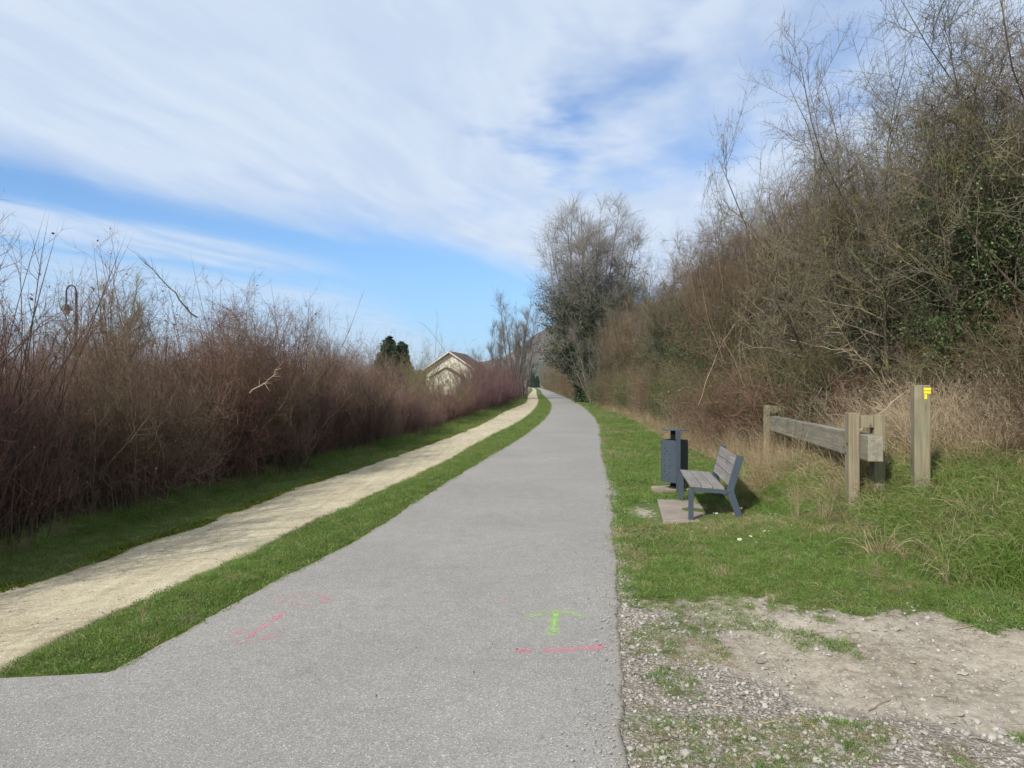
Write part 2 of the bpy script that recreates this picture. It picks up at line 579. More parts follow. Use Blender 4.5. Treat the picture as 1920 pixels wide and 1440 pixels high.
def build_ground():
    def axis(lo, fa, fb, hi, st, gr=1.17):
        a = list(np.arange(fa, fb, st))
        s = st; x = fb
        while x < hi: a.append(x); s *= gr; x += s
        a.append(hi)
        s = st; x = fa - st
        left = []
        while x > lo: left.append(x); s *= gr; x -= s
        left.append(lo)
        return np.array(left[::-1] + a)
    xs = axis(-2300, -5.6, 7.5, 2900, 0.07)
    ys = axis(-400, 2.4, 13.5, 3400, 0.07, 1.05)
    X, Y = np.meshgrid(xs, ys)
    Z = gh(X, Y)
    nx, ny = len(xs), len(ys)
    V = np.stack([X, Y, Z], -1).reshape(-1, 3)
    i = np.arange((nx - 1) * (ny - 1)); r = i // (nx - 1); c = i % (nx - 1)
    a = r * nx + c
    me = mesh_np('ground', V, quads=np.stack([a, a + 1, a + nx + 1, a + nx], -1), smooth=True)
    gr, di = gravel_zone(X, Y)
    dr = X - road_r(np.maximum(Y, 1.0))
    dl = sand_l(np.maximum(Y, 1.0)) - X
    dry = np.maximum(sst(dr, 2.0, 3.4) * sst(Y, 6, 10), sst(dl, 0.9, 1.5))
    # worn earth by the bench
    worn = np.exp(-(((X - 1.72) / 0.28) ** 2 + ((Y - 9.3) / 0.7) ** 2))
    di = np.maximum(di, worn * 0.62)
    ca = me.color_attributes.new('zone', 'FLOAT_COLOR', 'POINT')
    ca.data.foreach_set('color', np.stack([gr, di, dry, np.ones_like(gr)], -1).reshape(-1).astype(np.float32))
    o = link('ground', me, M_GROUND)
    return tag(o, kind='structure')


def strip(name, fl, fr, y0, y1, z, mat, wob=0.03, nx=14):
    ys = [y0]; s = 0.06
    while ys[-1] < y1:
        ys.append(ys[-1] + s)
        if ys[-1] > 14: s *= 1.03
    ys = np.array(ys)
    L = fl(ys) + (vnoise(ys, ys * 0, 2.6, 1) - 0.5) * wob * 2 + (vnoise(ys, ys * 0, 9, 2) - 0.5) * wob
    Rr = fr(ys) + (vnoise(ys, ys * 0, 2.3, 6) - 0.5) * wob * 2 + (vnoise(ys, ys * 0, 11, 7) - 0.5) * wob
    t = np.linspace(0, 1, nx)
    t = 0.5 - 0.5 * np.cos(t * math.pi)
    X = L[:, None] * (1 - t) + Rr[:, None] * t
    Y = np.repeat(ys[:, None], nx, 1)
    Z = np.full_like(X, z) + 0.012 * np.sin(t * math.pi)[None, :]
    Z[:, 0] = -0.05; Z[:, -1] = -0.05
    ny = len(ys)
    i = np.arange((nx - 1) * (ny - 1)); r = i // (nx - 1); c = i % (nx - 1)
    a = r * nx + c
    me = mesh_np(name, np.stack([X, Y, Z], -1).reshape(-1, 3), quads=np.stack([a, a + 1, a + nx + 1, a + nx], -1), smooth=True)
    wd = (Rr - L)[:, None]
    e = 1 - np.minimum(t, 1 - t)[None, :] * wd / 0.16
    e = np.clip(e, 0, 1)
    at = me.attributes.new('edge', 'FLOAT', 'POINT')
    at.data.foreach_set('value', e.reshape(-1).astype(np.float32))
    o = link(name, me, mat)
    return tag(o, kind='structure')


build_ground()
YJ = 4.12      # where the asphalt opens out to the left


def build_path():
    """one sheet: the cycle path and the asphalt area it opens into in front of the grass strip"""
    ys = list(np.arange(-6, 3.6, 0.08)) + list(np.arange(3.6, 14, 0.035))
    st_ = 0.07
    while ys[-1] < 900:
        ys.append(ys[-1] + st_); st_ *= 1.03
    ys = np.array(ys)
    yc = np.maximum(ys, 1.0)
    wob = lambda s1, s2, a: (vnoise(ys, ys * 0, 2.4, s1) - 0.5) * a + (vnoise(ys, ys * 0, 10, s2) - 0.5) * a * 0.5 + (vnoise(ys, ys * 0, 27, s2 + 3) - 0.5) * a * 0.3
    Rr = road_r(yc) + wob(6, 7, 0.06)
    L = road_l(yc) + wob(1, 2, 0.05)
    k = sst(ys, YJ - 0.16, YJ - 0.02)
    L = np.where(k <= 0, -14.0, np.where(k < 1, -3.2 * (1 - k) + L * k, L))
    off = np.concatenate([[0, 0.012, 0.03, 0.06, 0.1, 0.15, 0.22, 0.32]])
    W = (Rr - L)[:, None]
    mid = np.linspace(0.14, 0.86, 16)
    # columns measured from the right edge, then spread, then measured from the left edge
    X = np.concatenate([L[:, None] + off[None], L[:, None] + off[-1] + (W - 2 * off[-1]) * mid[None], Rr[:, None] - off[None, ::-1]], 1)
    Y = np.repeat(ys[:, None], X.shape[1], 1)
    Z = np.full_like(X, 0.006)
    crown = 0.015 * np.sin(np.clip((X - L[:, None]) / W, 0, 1) * math.pi) * sst(Y, 4.2, 6)
    Z = Z + crown
    Z[:, -1] = -0.014
    Z[ys > YJ + 0.05, 0] = -0.02
    e = np.clip(1 - (Rr[:, None] - X) / 0.16, 0, 1)
    e = np.maximum(e, np.clip(1 - (X - L[:, None]) / 0.10, 0, 1) * (Y > YJ))
    nx, ny = X.shape[1], len(ys)
    i = np.arange((nx - 1) * (ny - 1)); r = i // (nx - 1); c = i % (nx - 1)
    a = r * nx + c
    me = mesh_np('cycle_path', np.stack([X, Y, Z], -1).reshape(-1, 3), quads=np.stack([a, a + 1, a + nx + 1, a + nx], -1), smooth=True)
    at = me.attributes.new('edge', 'FLOAT', 'POINT')
    at.data.foreach_set('value', e.reshape(-1).astype(np.float32))
    tag(link('cycle_path', me, M_ASPHALT), kind='structure')


build_path()
strip('footpath', sand_l, sand_r, 4.08, 900, 0.003, M_SAND, 0.075)

# ------------------------------------------------------------------ thin spring haze over the whole view
def haze():
    m = bpy.data.materials.new('thin_haze')
    m.use_nodes = True
    t = NT(m.node_tree)
    t.n.clear()
    o_ = t.new('ShaderNodeOutputMaterial')
    v = t.new('ShaderNodeVolumePrincipled')
    v.inputs['Color'].default_value = (0.80, 0.88, 1.0, 1)
    v.inputs['Density'].default_value = 0.00012
    v.inputs['Anisotropy'].default_value = 0.2
    t.l.new(v.outputs[0], o_.inputs['Volume'])
    b = MB(); b.box((300, 1500, 90), (5400, 4000, 184))
    o = b.build('haze', m)
    tag(o, 'thin pale air between the path and the hills', kind='stuff')


if HAZE:
    haze()

# ------------------------------------------------------------------ hills
def build_hills():
    m, t, b = principled('wooded_hill', 1.0, 0.0)
    p = worldco(t)
    n = t.noise(p, 0.012, 5, 0.6); n2 = t.noise(p, 0.045, 5, 0.75)
    s = t.new('ShaderNodeSeparateXYZ'); t.l.new(p, s.inputs[0])
    bare = t.ramp(n2, [(0.35, (0.035, 0.03, 0.026)), (0.65, (0.15, 0.12, 0.10))])
    green = t.ramp(n2, [(0.3, (0.022, 0.045, 0.02)), (0.7, (0.055, 0.09, 0.04))])
    lowz = t.smooth(t.math('ADD', s.outputs[2], t.math('MULTIPLY', n, 90)), 75, 100, 1, 0)
    c = t.mix(t.math('MULTIPLY', lowz, 0.75), bare, green)
    rock = t.smooth(t.noise(p, 0.02, 3, 0.5), 0.67, 0.7)
    c = t.mix(t.math('MULTIPLY', rock, 0.6), c, (0.36, 0.33, 0.29))
    t.put(b.inputs['Base Color'], c)
    xs = np.linspace(-1800, 2400, 420); ys = np.linspace(1000, 2600, 170)
    X, Y = np.meshgrid(xs, ys)
    u = 960 + X / 1500 * FPX
    prof = np.interp(u, [-600, 300, 700, 830, 900, 940, 975, 1000, 1035, 1075, 1150, 1300, 1600, 3000],
                     [700, 705, 702, 690, 676, 668, 652, 630, 612, 598, 585, 590, 620, 660])
    H = (722 - prof) / FPX * 1500 + 1.7
    prof_y = np.clip(1 - np.abs(Y - 1600) / 620, 0, 1)
    prof_y = prof_y * prof_y * (3 - 2 * prof_y)
    Z = H * prof_y + (vnoise(X, Y, 0.012, 2) - .5) * 18 * prof_y + (vnoise(X, Y, 0.09, 6) - .5) * 7 * prof_y - 2
    nx, ny = len(xs), len(ys)
    i = np.arange((nx - 1) * (ny - 1)); r = i // (nx - 1); c = i % (nx - 1)
    a = r * nx + c
    me = mesh_np('hills', np.stack([X, Y, Z], -1).reshape(-1, 3), quads=np.stack([a, a + 1, a + nx + 1, a + nx], -1))
    tag(link('hills', me, m), kind='structure')


build_hills()

# ------------------------------------------------------------------ growing twigs
def norm(a): return a / np.maximum(np.linalg.norm(a, axis=-1, keepdims=True), 1e-9)


def grow(rng, P, D, L, r0, r1, nseg, wob=0.12, up=0.0, droop=0.0):
    n = len(P)
    P = np.array(P, float); D = norm(np.array(D, float))
    L = np.broadcast_to(np.asarray(L, float), (n,)); r0 = np.broadcast_to(np.asarray(r0, float), (n,)); r1 = np.broadcast_to(np.asarray(r1, float), (n,))
    pts = [P]
    for k in range(nseg):
        D = norm(D + rng.normal(0, wob, (n, 3)) + np.array([0, 0, up - droop * (k + 1) / nseg]))
        P = P + D * (L / nseg)[:, None]
        pts.append(P)
    pts = np.stack(pts, 1)
    t = np.linspace(0, 1, nseg + 1)
    rad = r0[:, None] * (1 - t) + r1[:, None] * t
    return pts, rad


def spawn(rng, ch, per, t0=0.2, t1=1.0, a0=25, a1=55):
    pts, rad = ch
    n, k = pts.shape[:2]; k -= 1
    idx = np.repeat(np.arange(n), per)
    t = rng.uniform(t0, t1, len(idx)) * k
    i = np.minimum(t.astype(int), k - 1); f = t - i
    P = pts[idx, i] * (1 - f)[:, None] + pts[idx, i + 1] * f[:, None]
    r = rad[idx, i] * (1 - f) + rad[idx, i + 1] * f
    d = norm(pts[idx, i + 1] - pts[idx, i])
    q = norm(np.cross(d, rng.normal(0, 1, (len(idx), 3))))
    a = np.radians(rng.uniform(a0, a1, len(idx)))[:, None]
    return P, d * np.cos(a) + q * np.sin(a), r, t / k


def tubes(chains, sides=3):
    """chains (N,k+1,3),(N,k+1) -> verts, quads, tris: the last ring closes to a point"""
    V, Q, T = [], [], []
    base = 0
    for pts, rad in chains:
        n, k1 = pts.shape[:2]
        d = np.empty_like(pts)
        d[:, 1:-1] = pts[:, 2:] - pts[:, :-2] if k1 > 2 else d[:, 1:-1]
        d[:, 0] = pts[:, 1] - pts[:, 0]; d[:, -1] = pts[:, -1] - pts[:, -2]
        d = norm(d[:, :-1])
        ref = np.where(np.abs(d[..., 2:3]) > 0.9, np.array([1.0, 0, 0]), np.array([0, 0, 1.0]))
        a = norm(np.cross(d, ref)); b = np.cross(d, a)
        ang = np.arange(sides) * 2 * math.pi / sides
        ring = pts[:, :-1, None, :] + (a[:, :, None, :] * np.cos(ang)[:, None] + b[:, :, None, :] * np.sin(ang)[:, None]) * rad[:, :-1, None, None]
        k = k1 - 1
        V.append(ring.reshape(-1, 3)); V.append(pts[:, -1])
        ib = base + (np.arange(n)[:, None, None] * k + np.arange(k)[None, :, None]) * sides
        s = np.arange(sides)[None, None]
        s2 = (s + 1) % sides
        if k > 1:
            lo = ib[:, :-1]; hi = ib[:, 1:]
            Q.append(np.stack([lo + s, lo + s2, hi + s2, hi + s], -1).reshape(-1, 4))
        tip = base + n * k * sides + np.arange(n)
        l = ib[:, -1:]
        T.append(np.stack([l + s, l + s2, np.broadcast_to(tip[:, None, None], (n, 1, sides))], -1).reshape(-1, 3))
        base += n * k * sides + n
    return np.concatenate(V), (np.concatenate(Q) if Q else None), np.concatenate(T)


def tube_mesh(name, chains, sides=3):
    V, Q, T = tubes(chains, sides)
    return mesh_np(name, V, T, Q)


def leaves(rng, P, size, up=0.3, aspect=0.8):
    """folded leaves: two triangles either side of a midrib"""
    n = len(P)
    d = norm(rng.normal(0, 1, (n, 3)) + np.array([0, 0, -0.2]))
    nn = norm(rng.normal(0, 1, (n, 3)) + np.array([0, 0, up * 2]))
    s = norm(np.cross(d, nn)); nn = np.cross(s, d)
    L = rng.uniform(0.6, 1.3, n)[:, None] * size
    a = P; c = P + d * L
    m1 = P + d * L * 0.45 + s * L * aspect * 0.5 + nn * L * 0.12
    m2 = P + d * L * 0.45 - s * L * aspect * 0.5 + nn * L * 0.12
    V = np.stack([a, m1, c, m2], 1).reshape(-1, 3)
    b = np.arange(n)[:, None] * 4
    T = np.concatenate([b + np.array([0, 1, 2]), b + np.array([0, 2, 3])])
    return V, T


def on_chains(rng, chains, n, jitter=0.03):
    w_ = np.array([c[0].shape[0] * (c[0].shape[1] - 1) for c in chains], float)
    out = []
    for c, k in zip(chains, rng.multinomial(n, w_ / w_.sum())):
        P, D, r, t = spawn(rng, c, 1)
        i = rng.integers(0, len(c[0]), k); j = rng.integers(0, c[0].shape[1] - 1, k); f = rng.uniform(0, 1, k)[:, None]
        out.append(c[0][i, j] * (1 - f) + c[0][i, j + 1] * f + rng.normal(0, jitter, (k, 3)))
    return np.concatenate(out)


# ------------------------------------------------------------------ plant materials
M_RED = twig_mat('red_brown_bark', [(0.1, (0.06, 0.03, 0.021)), (0.45, (0.145, 0.078, 0.056)), (0.7, (0.245, 0.15, 0.115)), (0.95, (0.38, 0.30, 0.27))])
M_MAROON = twig_mat('maroon_bark', [(0.1, (0.055, 0.026, 0.026)), (0.5, (0.12, 0.062, 0.062)), (0.9, (0.22, 0.13, 0.125))])
M_STEM = twig_mat('grey_brown_stems', [(0.1, (0.045, 0.03, 0.023)), (0.5, (0.115, 0.078, 0.058)), (0.9, (0.26, 0.20, 0.15))])
M_BROWN = twig_mat('brown_bramble_bark', [(0.1, (0.05, 0.034, 0.023)), (0.45, (0.125, 0.088, 0.055)), (0.75, (0.22, 0.165, 0.10)), (0.95, (0.37, 0.31, 0.21))])
M_LICHEN = twig_mat('lichen_bark', [(0.1, (0.035, 0.028, 0.02)), (0.5, (0.09, 0.073, 0.052)), (0.9, (0.24, 0.21, 0.15))], lichen=((0.26, 0.235, 0.08), 2.2, 0.55))
M_OLIVE = twig_mat('olive_twigs', [(0.1, (0.055, 0.052, 0.022)), (0.5, (0.12, 0.115, 0.05)), (0.9, (0.22, 0.20, 0.10))])
M_GREY = twig_mat('grey_bark', [(0.1, (0.10, 0.085, 0.068)), (0.5, (0.20, 0.175, 0.14)), (0.9, (0.36, 0.325, 0.27))])
M_TREE = twig_mat('fine_tree_bark', [(0.1, (0.055, 0.047, 0.04)), (0.5, (0.12, 0.105, 0.09)), (0.9, (0.26, 0.235, 0.205))])
M_CANE = twig_mat('pale_dead_canes', [(0.1, (0.24, 0.175, 0.11)), (0.5, (0.42, 0.33, 0.22)), (0.9, (0.58, 0.49, 0.35))])
M_IVY = leaf_mat('ivy_leaf', (0.026, 0.052, 0.015), (0.085, 0.135, 0.04), 0.42, 0.1, 0.4)
M_MOSSY = leaf_mat('bramble_leaf', (0.04, 0.06, 0.016), (0.12, 0.12, 0.035), 0.6, 0.2, 0.2)
M_DEADLEAF = leaf_mat('dead_leaf', (0.10, 0.055, 0.03), (0.24, 0.15, 0.08), 0.8, 0.1, 0.1)
M_CONIFER = leaf_mat('conifer_needles', (0.018, 0.042, 0.018), (0.045, 0.085, 0.035), 0.7, 0.0, 0.2)
M_DRY = leaf_mat('dry_grass', (0.25, 0.185, 0.10), (0.48, 0.39, 0.25), 0.8, 0.25, 0.1)
M_GRASS = leaf_mat('grass_blade', (0.13, 0.19, 0.036), (0.30, 0.36, 0.11), 0.6, 0.45, 0.2)
M_GRASS2 = leaf_mat('fresh_grass_blade', (0.13, 0.23, 0.04), (0.25, 0.38, 0.10), 0.55, 0.45, 0.2)
M_CLOVER = leaf_mat('clover_leaf', (0.11, 0.19, 0.045), (0.18, 0.27, 0.09), 0.6, 0.4, 0.2)
M_SEED = leaf_mat('seed_fluff', (0.28, 0.27, 0.25), (0.45, 0.44, 0.42), 0.9, 0.3, 0.1)
M_MOSS = leaf_mat('moss', (0.10, 0.13, 0.015), (0.20, 0.22, 0.03), 0.9, 0.0, 0.1)

HIDE = bpy.data.collections.new('prototypes')   # never linked to the scene: sources of the scattered ground cover


def compact(chains, rm, zt=None):
    """pull stray branches back towards the plant's own axis, and round the top over"""
    out = []
    for pts, rad in chains:
        p = pts.copy()
        r = np.linalg.norm(p[..., :2], axis=-1) + 1e-6
        k = rm * np.tanh(r / rm) / r
        p[..., :2] *= k[..., None]
        if zt:
            p[..., 2] = np.where(p[..., 2] > zt * 0.8, zt * 0.8 + (p[..., 2] - zt * 0.8) * (1 - 0.35 * np.clip(r * k / rm, 0, 1) ** 2), p[..., 2])
        out.append((p, rad))
    return out


# ------------------------------------------------------------------ plants
def hedge_shrub(seed, mat_t, h=3.0, rad=0.55, nst=38, nb=11, nt=5, dead=120):
    """bare upright shrub of the left hedge"""
    rng = np.random.default_rng(seed)
    root = empty('hedge_shrub')
    a = rng.uniform(0, 6.283, nst); r = rad * np.sqrt(rng.uniform(0, 1, nst)) * 0.7
    P = np.stack([r * np.cos(a), r * np.sin(a), np.full(nst, -0.05)], -1)
    lean = rng.uniform(0.02, 0.24, nst)[:, None]
    D = np.stack([np.cos(a), np.sin(a), np.zeros(nst)], -1) * lean + rng.normal(0, 0.07, (nst, 3)) + np.array([0, 0, 1])
    lead = rng.uniform(0, 1, nst) < 0.24
    L = h * np.where(lead, rng.uniform(0.9, 1.3, nst), rng.uniform(0.35, 0.74, nst))
    st = grow(rng, P, D, L, rng.uniform(0.006, 0.014, nst), 0.0022, 7, 0.055, 0.02)
    P, D, r_, t = spawn(rng, st, nb, 0.12, 0.97, 22, 55)
    b1 = grow(rng, P, D, rng.uniform(0.25, 0.75, len(P)) * (1.15 - 0.55 * t), np.minimum(r_ * 0.7, 0.005), 0.0014, 3, 0.12, 0.10)
    P, D, r_, t = spawn(rng, b1, nt, 0.15, 0.98, 25, 60)
    b2 = grow(rng, P, D, rng.uniform(0.08, 0.30, len(P)), np.minimum(r_ * 0.8, 0.0026), 0.001, 1, 0.1, 0.05)
    link('stems', tube_mesh('stems', [st]), M_STEM, root)
    tw = link('twigs', tube_mesh('twigs', [b1, b2]), mat_t, root)
    if dead:
        P = on_chains(rng, [b1, b2], dead, 0.01)
        V, T = leaves(rng, P, 0.035)
        link('dead_leaves', mesh_np('dead_leaves', V, T), M_DEADLEAF, root)
    return root


def thorn_shrub(seed, mat, h=6.5, spread=1.6, nst=7, nb=15, n2=11, n3=4, leaf=None, nleaf=0, lsize=0.05, arch=0.0, name='thorn_shrub', low=0.08):
    rng = np.random.default_rng(seed)
    root = empty(name)
    a = rng.uniform(0, 6.283, nst)
    P = np.stack([0.3 * np.cos(a), 0.3 * np.sin(a), np.full(nst, -0.1)], -1)
    lean = rng.uniform(0.05, 0.45 if h < 5 else 0.22, nst)[:, None] * spread / 1.6
    D = np.stack([np.cos(a), np.sin(a), np.zeros(nst)], -1) * lean + np.array([0, 0, 1])
    L = h * rng.uniform(0.7, 1.08, nst)
    st = grow(rng, P, D, L, rng.uniform(0.016, 0.034, nst) * h / 6.5, 0.005, 12, 0.15, 0.06, arch)
    P, D, r_, t = spawn(rng, st, nb, low, 0.97, 30, 80)
    b1 = grow(rng, P, D, rng.uniform(0.8, 1.9, len(P)) * spread / 1.6 * (1.1 - 0.5 * t), np.minimum(r_ * 0.6, 0.016), 0.003, 5, 0.15, 0.05, arch)
    P, D, r_, t = spawn(rng, b1, n2, 0.1, 0.98, 30, 75)
    b2 = grow(rng, P, D, rng.uniform(0.25, 0.85, len(P)), np.minimum(r_ * 0.7, 0.006), 0.0018, 3, 0.2, 0.02)
    P, D, r_, t = spawn(rng, b2, n3, 0.1, 0.98, 35, 80)
    b3 = grow(rng, P, D, rng.uniform(0.06, 0.3, len(P)), np.minimum(r_ * 0.8, 0.0032), 0.001, 1, 0.1)
    st, b1, b2, b3 = compact([st, b1, b2, b3], 1.95 * spread, h)
    link('stems', tube_mesh('stems', [st], 5), mat, root)
    link('twigs', tube_mesh('twigs', [b1, b2, b3]), mat, root)
    if leaf and nleaf:
        P = on_chains(rng, [b1, b2], nleaf, 0.05)
        dn = vnoise(P[:, 0] * 1.7 + P[:, 2], P[:, 1] * 1.7 - P[:, 2] * 0.7, 1.0, seed) + 0.45 * (1 - P[:, 2] / (0.78 * h))
        P = P[(P[:, 2] < (0.56 + 0.07 * rng.normal(0, 1, len(P))) * h) & (dn > 0.42) & (np.hypot(P[:, 0], P[:, 1]) < 1.25 * spread * rng.uniform(0.75, 1, len(P)))]
        V, T = leaves(rng, P, lsize)
        link('foliage', mesh_np('foliage', V, T), leaf, root)
    return root


def tree(seed, mat, h, nst, fan, nb, n2, n3, r=0.12, tfrac=0.3, crown_up=0.06, name='bare_tree', ivy=0, ivy_h=0.6, thick=1.0, b1len=(0.16, 0.3), angle=(20, 45), rm=None):
    """trunk, fine crown and (if ivy) a green coat round the stems"""
    rng = np.random.default_rng(seed)
    root = empty(name)
    a = np.arange(nst) * 2.4 + rng.uniform(-.3, .3, nst)
    q = np.sqrt((np.arange(nst) + 0.4) / nst)[:, None] if nst > 1 else np.zeros((1, 1))
    D = np.stack([np.cos(a), np.sin(a), np.zeros(nst)], -1) * fan * q + np.array([0, 0, 1])
    P = np.stack([0.25 * np.cos(a) * (nst > 1), 0.25 * np.sin(a) * (nst > 1), np.full(nst, -0.3)], -1)
    L = h * (rng.uniform(0.88, 1.0, nst) * (1 - 0.22 * q[:, 0] ** 2) if nst > 1 else np.ones(1))
    st = grow(rng, P, D, L, r * rng.uniform(0.7, 1, nst), 0.012 * thick, 12, 0.035, 0.03)
    P, D, r_, t = spawn(rng, st, nb, tfrac, 0.98, *angle)
    b1 = grow(rng, P, D, h * rng.uniform(*b1len, len(P)) * (1.25 - 0.9 * t), np.minimum(r_ * 0.55, 0.05 * thick), 0.008 * thick, 6, 0.09, crown_up)
    P, D, r_, t = spawn(rng, b1, n2, 0.12, 0.98, 22, 50)
    b2 = grow(rng, P, D, h * rng.uniform(0.04, 0.11, len(P)), np.minimum(r_ * 0.6, 0.014 * thick), 0.005 * thick, 3, 0.13, crown_up)
    P, D, r_, t = spawn(rng, b2, n3, 0.1, 0.98, 25, 55)
    b3 = grow(rng, P, D, h * rng.uniform(0.015, 0.05, len(P)), np.minimum(r_ * 0.7, 0.006 * thick), 0.002, 1, 0.1, 0.05)
    if rm:
        st, b1, b2, b3 = compact([st, b1, b2, b3], rm, h)
    link('trunk', tube_mesh('trunk', [st], 7), mat, root)
    link('crown', tube_mesh('crown', [b1, b2, b3]), mat, root)
    if ivy:
        n = ivy
        i = rng.integers(0, nst, n); tt = rng.beta(1.3, 1.6, n) * ivy_h * 12
        j = tt.astype(int); f = (tt - j)[:, None]
        C = st[0][i, j] * (1 - f) + st[0][i, j + 1] * f
        wd = 0.7 * (1.15 - tt / 12 / ivy_h * 0.8) * (0.6 + 0.8 * vnoise(tt * 1.7, i, 1.0, 3))
        Pn = C + norm(rng.normal(0, 1, (n, 3))) * (wd * rng.uniform(0.3, 1, n) ** 0.5)[:, None]
        Pb = on_chains(rng, [b1], ivy, 0.25)
        Pb = Pb[(Pb[:, 2] < h * 0.46 + 0.08 * h * rng.normal(0, 1, len(Pb))) & (Pb[:, 2] > 0.2)]
        Pn = np.concatenate([Pn, Pb[:int(ivy * 0.75)]])
        V, T = leaves(rng, Pn, 0.14)
        link('ivy', mesh_np('ivy', V, T), M_IVY, root)
    return root


# ---- left hedge
protoL = [hedge_shrub(100 + i, M_RED if i % 5 else M_MAROON, h=hh, nst=ns, rad=rr)
          for i, (hh, ns, rr) in enumerate(((2.8, 36, .55), (3.0, 40, .6), (2.65, 38, .6), (3.1, 34, .5), (2.5, 42, .65), (2.9, 36, .55)))]
HG_L = 'bare shrubs forming the hedge left of the sandy path'


def landmark(y, side):
    """what stands level with this point of the path"""
    marks = [(4.3, 'at the left photo edge' if side < 0 else 'beside the bottom right gravel'), (5.4, 'level with the grass strip tip'), (6.6, 'level with the pink sprayed arrow'),
             (7.9, 'level with the marker post'), (9.2, 'level with the bench'), (10.4, 'just beyond the bench'), (11.6, 'level with the litter bin'), (12.8, 'just beyond the litter bin'),
             (14.4, 'level with the far barrier posts'), (17, 'beyond the far barrier posts'), (20, 'midway between bench and bend'), (24, 'some way before the path bend'),
             (30, 'at the start of the path bend'), (38, 'inside the path bend'), (50, 'at the widest turn of the bend'), (62, 'just before the ivy-clad tree'), (85, 'just beyond the ivy-clad tree'), (120, 'where the paths narrow'), (9999, 'near the vanishing point')]
    for m_, t_ in marks:
        if y < m_: return t_


used = {}
seen_labels = set()


def place(protos, i, x, y, rz, s, label, cat, group, z=None):
    p = protos[i % len(protos)]
    zz = float(gh(x, y)) if z is None else z
    if id(p) not in used:
        used[id(p)] = 1
        p.location = (x, y, zz); p.rotation_euler = (0, 0, rz)
        p.scale = (s, s, s) if not isinstance(s, tuple) else s
        o = p
    else:
        o = dup(p, (x, y, zz), rz, s)
    if label in seen_labels and y < 62:
        for extra in (', the farther one', ', farthest one'):
            alt = label + extra
            if len(alt.split()) <= 16 and alt not in seen_labels:
                label = alt
                break
    seen_labels.add(label)
    tag(o, label, cat, group)
    return o


rg = np.random.default_rng(77)
protoH = [thorn_shrub(320 + i, (M_STEM, M_BROWN, M_RED)[i], h=3.0 + 0.15 * i, spread=1.0, nst=13, nb=12, n2=8, n3=4, leaf=M_DEADLEAF, nleaf=260, lsize=0.03, name='thorn_shrub') for i in range(3)]
y = 2.8
k = 0
tones = ['redder', 'browner', 'greyer', 'darker', 'paler', 'twiggier']
while y < 37:
    step = 0.5 if y < 12 else (0.62 if y < 20 else 0.8)
    for row in range(3):
        x = float(sand_l(np.array([y]))[0]) - 1.35 - row * 0.75 + rg.normal(0, 0.12)
        yy = y + rg.uniform(-0.25, 0.25)
        s = rg.uniform(0.8, 1.06) * (0.96, 1.03, 1.08)[row] * (0.8 + 0.42 * float(vnoise(yy * 0.55, row * 1.3, 1.0, 4))) 
        if yy > 16: s *= 0.9
        if yy > 19: s *= 0.88
        if yy > 24.5: s *= 0.66
        if row == 2 and rg.uniform() < 0.3: continue
        i = int(rg.integers(0, 6))
        if rg.uniform() < 0.3:
            place(protoH, i, x, yy, rg.uniform(0, 6.28), min(s * 0.95, 1.0), ('grey-brown', 'brown', 'reddish')[i % 3] + ' tangled thorn shrub, ' + ('front', 'middle', 'back')[row] + ' row of left hedge, ' + landmark(yy, -1), 'shrub', HG_L)
            continue
        place(protoL, i, x, yy, rg.uniform(0, 6.28), s,
              ('tall ' if s > 1.04 else ('low ' if s < 0.85 else '')) + tones[i] + ' bare shrub, ' + ('front', 'middle', 'back')[row] + ' row of left hedge, ' + landmark(yy, -1), 'shrub', HG_L)
        k += 1
    y += step
protoM = [hedge_shrub(200 + i, M_MAROON, h=3.0, nst=30, nb=16, nt=5, rad=0.8, dead=0) for i in range(3)]
y = 37.5
while y < 150:
    for row in range(3):
        x = float(sand_l(np.array([y]))[0]) - 1.6 - row * 1.1 + rg.normal(0, 0.15)
        if y > 52: x -= 0.2
        if 960 + x / y * FPX < 868: continue
        s = rg.uniform(0.8, 1.1) * (0.85 if y < 44 else 1.1)
        place(protoM, int(rg.integers(0, 3)), x, y + rg.uniform(-.4, .4), rg.uniform(0, 6.28), (s * 1.35, s * 1.35, s),
              ('front', 'middle', 'back')[row] + ' row maroon shrub right of pale house, ' + landmark(y, -1), 'shrub', 'maroon shrubs of the far left hedge')
    y += 1.2 if y < 60 else 2.2
# looser bushes behind the hedge in the field
protoF = [thorn_shrub(300 + i, M_GREY if i % 2 else M_RED, h=3.6, spread=1.6, nst=9, nb=10, n2=7, n3=3, name='field_bush') for i in range(3)]
for i in range(70):
    yy = rg.uniform(9, 80)
    x = float(sand_l(np.array([yy]))[0]) - rg.uniform(5.0, 9.0 + yy * 0.5)
    u = 960 + x / yy * FPX
    if u < -150: continue
    if 740 < u < 905: continue
    hmax = 1.7 + (722 - (600 + max(0, (u - 500)) * 0.18)) / FPX * yy
    s = min(1.5, hmax / 3.7) * rg.uniform(0.85, 1.0)
    if s < 0.5: s = 0.5
    place(protoF, int(rg.integers(0, 3)), x, yy, rg.uniform(0, 6.28), s, 'loose bare bush in field behind left hedge, ' + landmark(yy, -1), 'bush', 'bushes behind the left hedge')

# ---- olive bush standing in the gap before the house
ob = thorn_shrub(340, M_OLIVE, h=3.6, spread=2.2, nst=12, nb=9, n2=8, n3=4, leaf=M_MOSSY, nleaf=500, lsize=0.04, name='olive_bush')
ob.location = (-3.45, 31.5, 0); tag(ob, 'sparse olive-green bush in the left hedge, directly in front of the pale house', 'bush')
ob2 = dup(ob, (-4.6, 35.0, 0), 2.1, 0.9)
tag(ob2, 'second olive-green bush, just right of and behind the one before the pale house', 'bush')

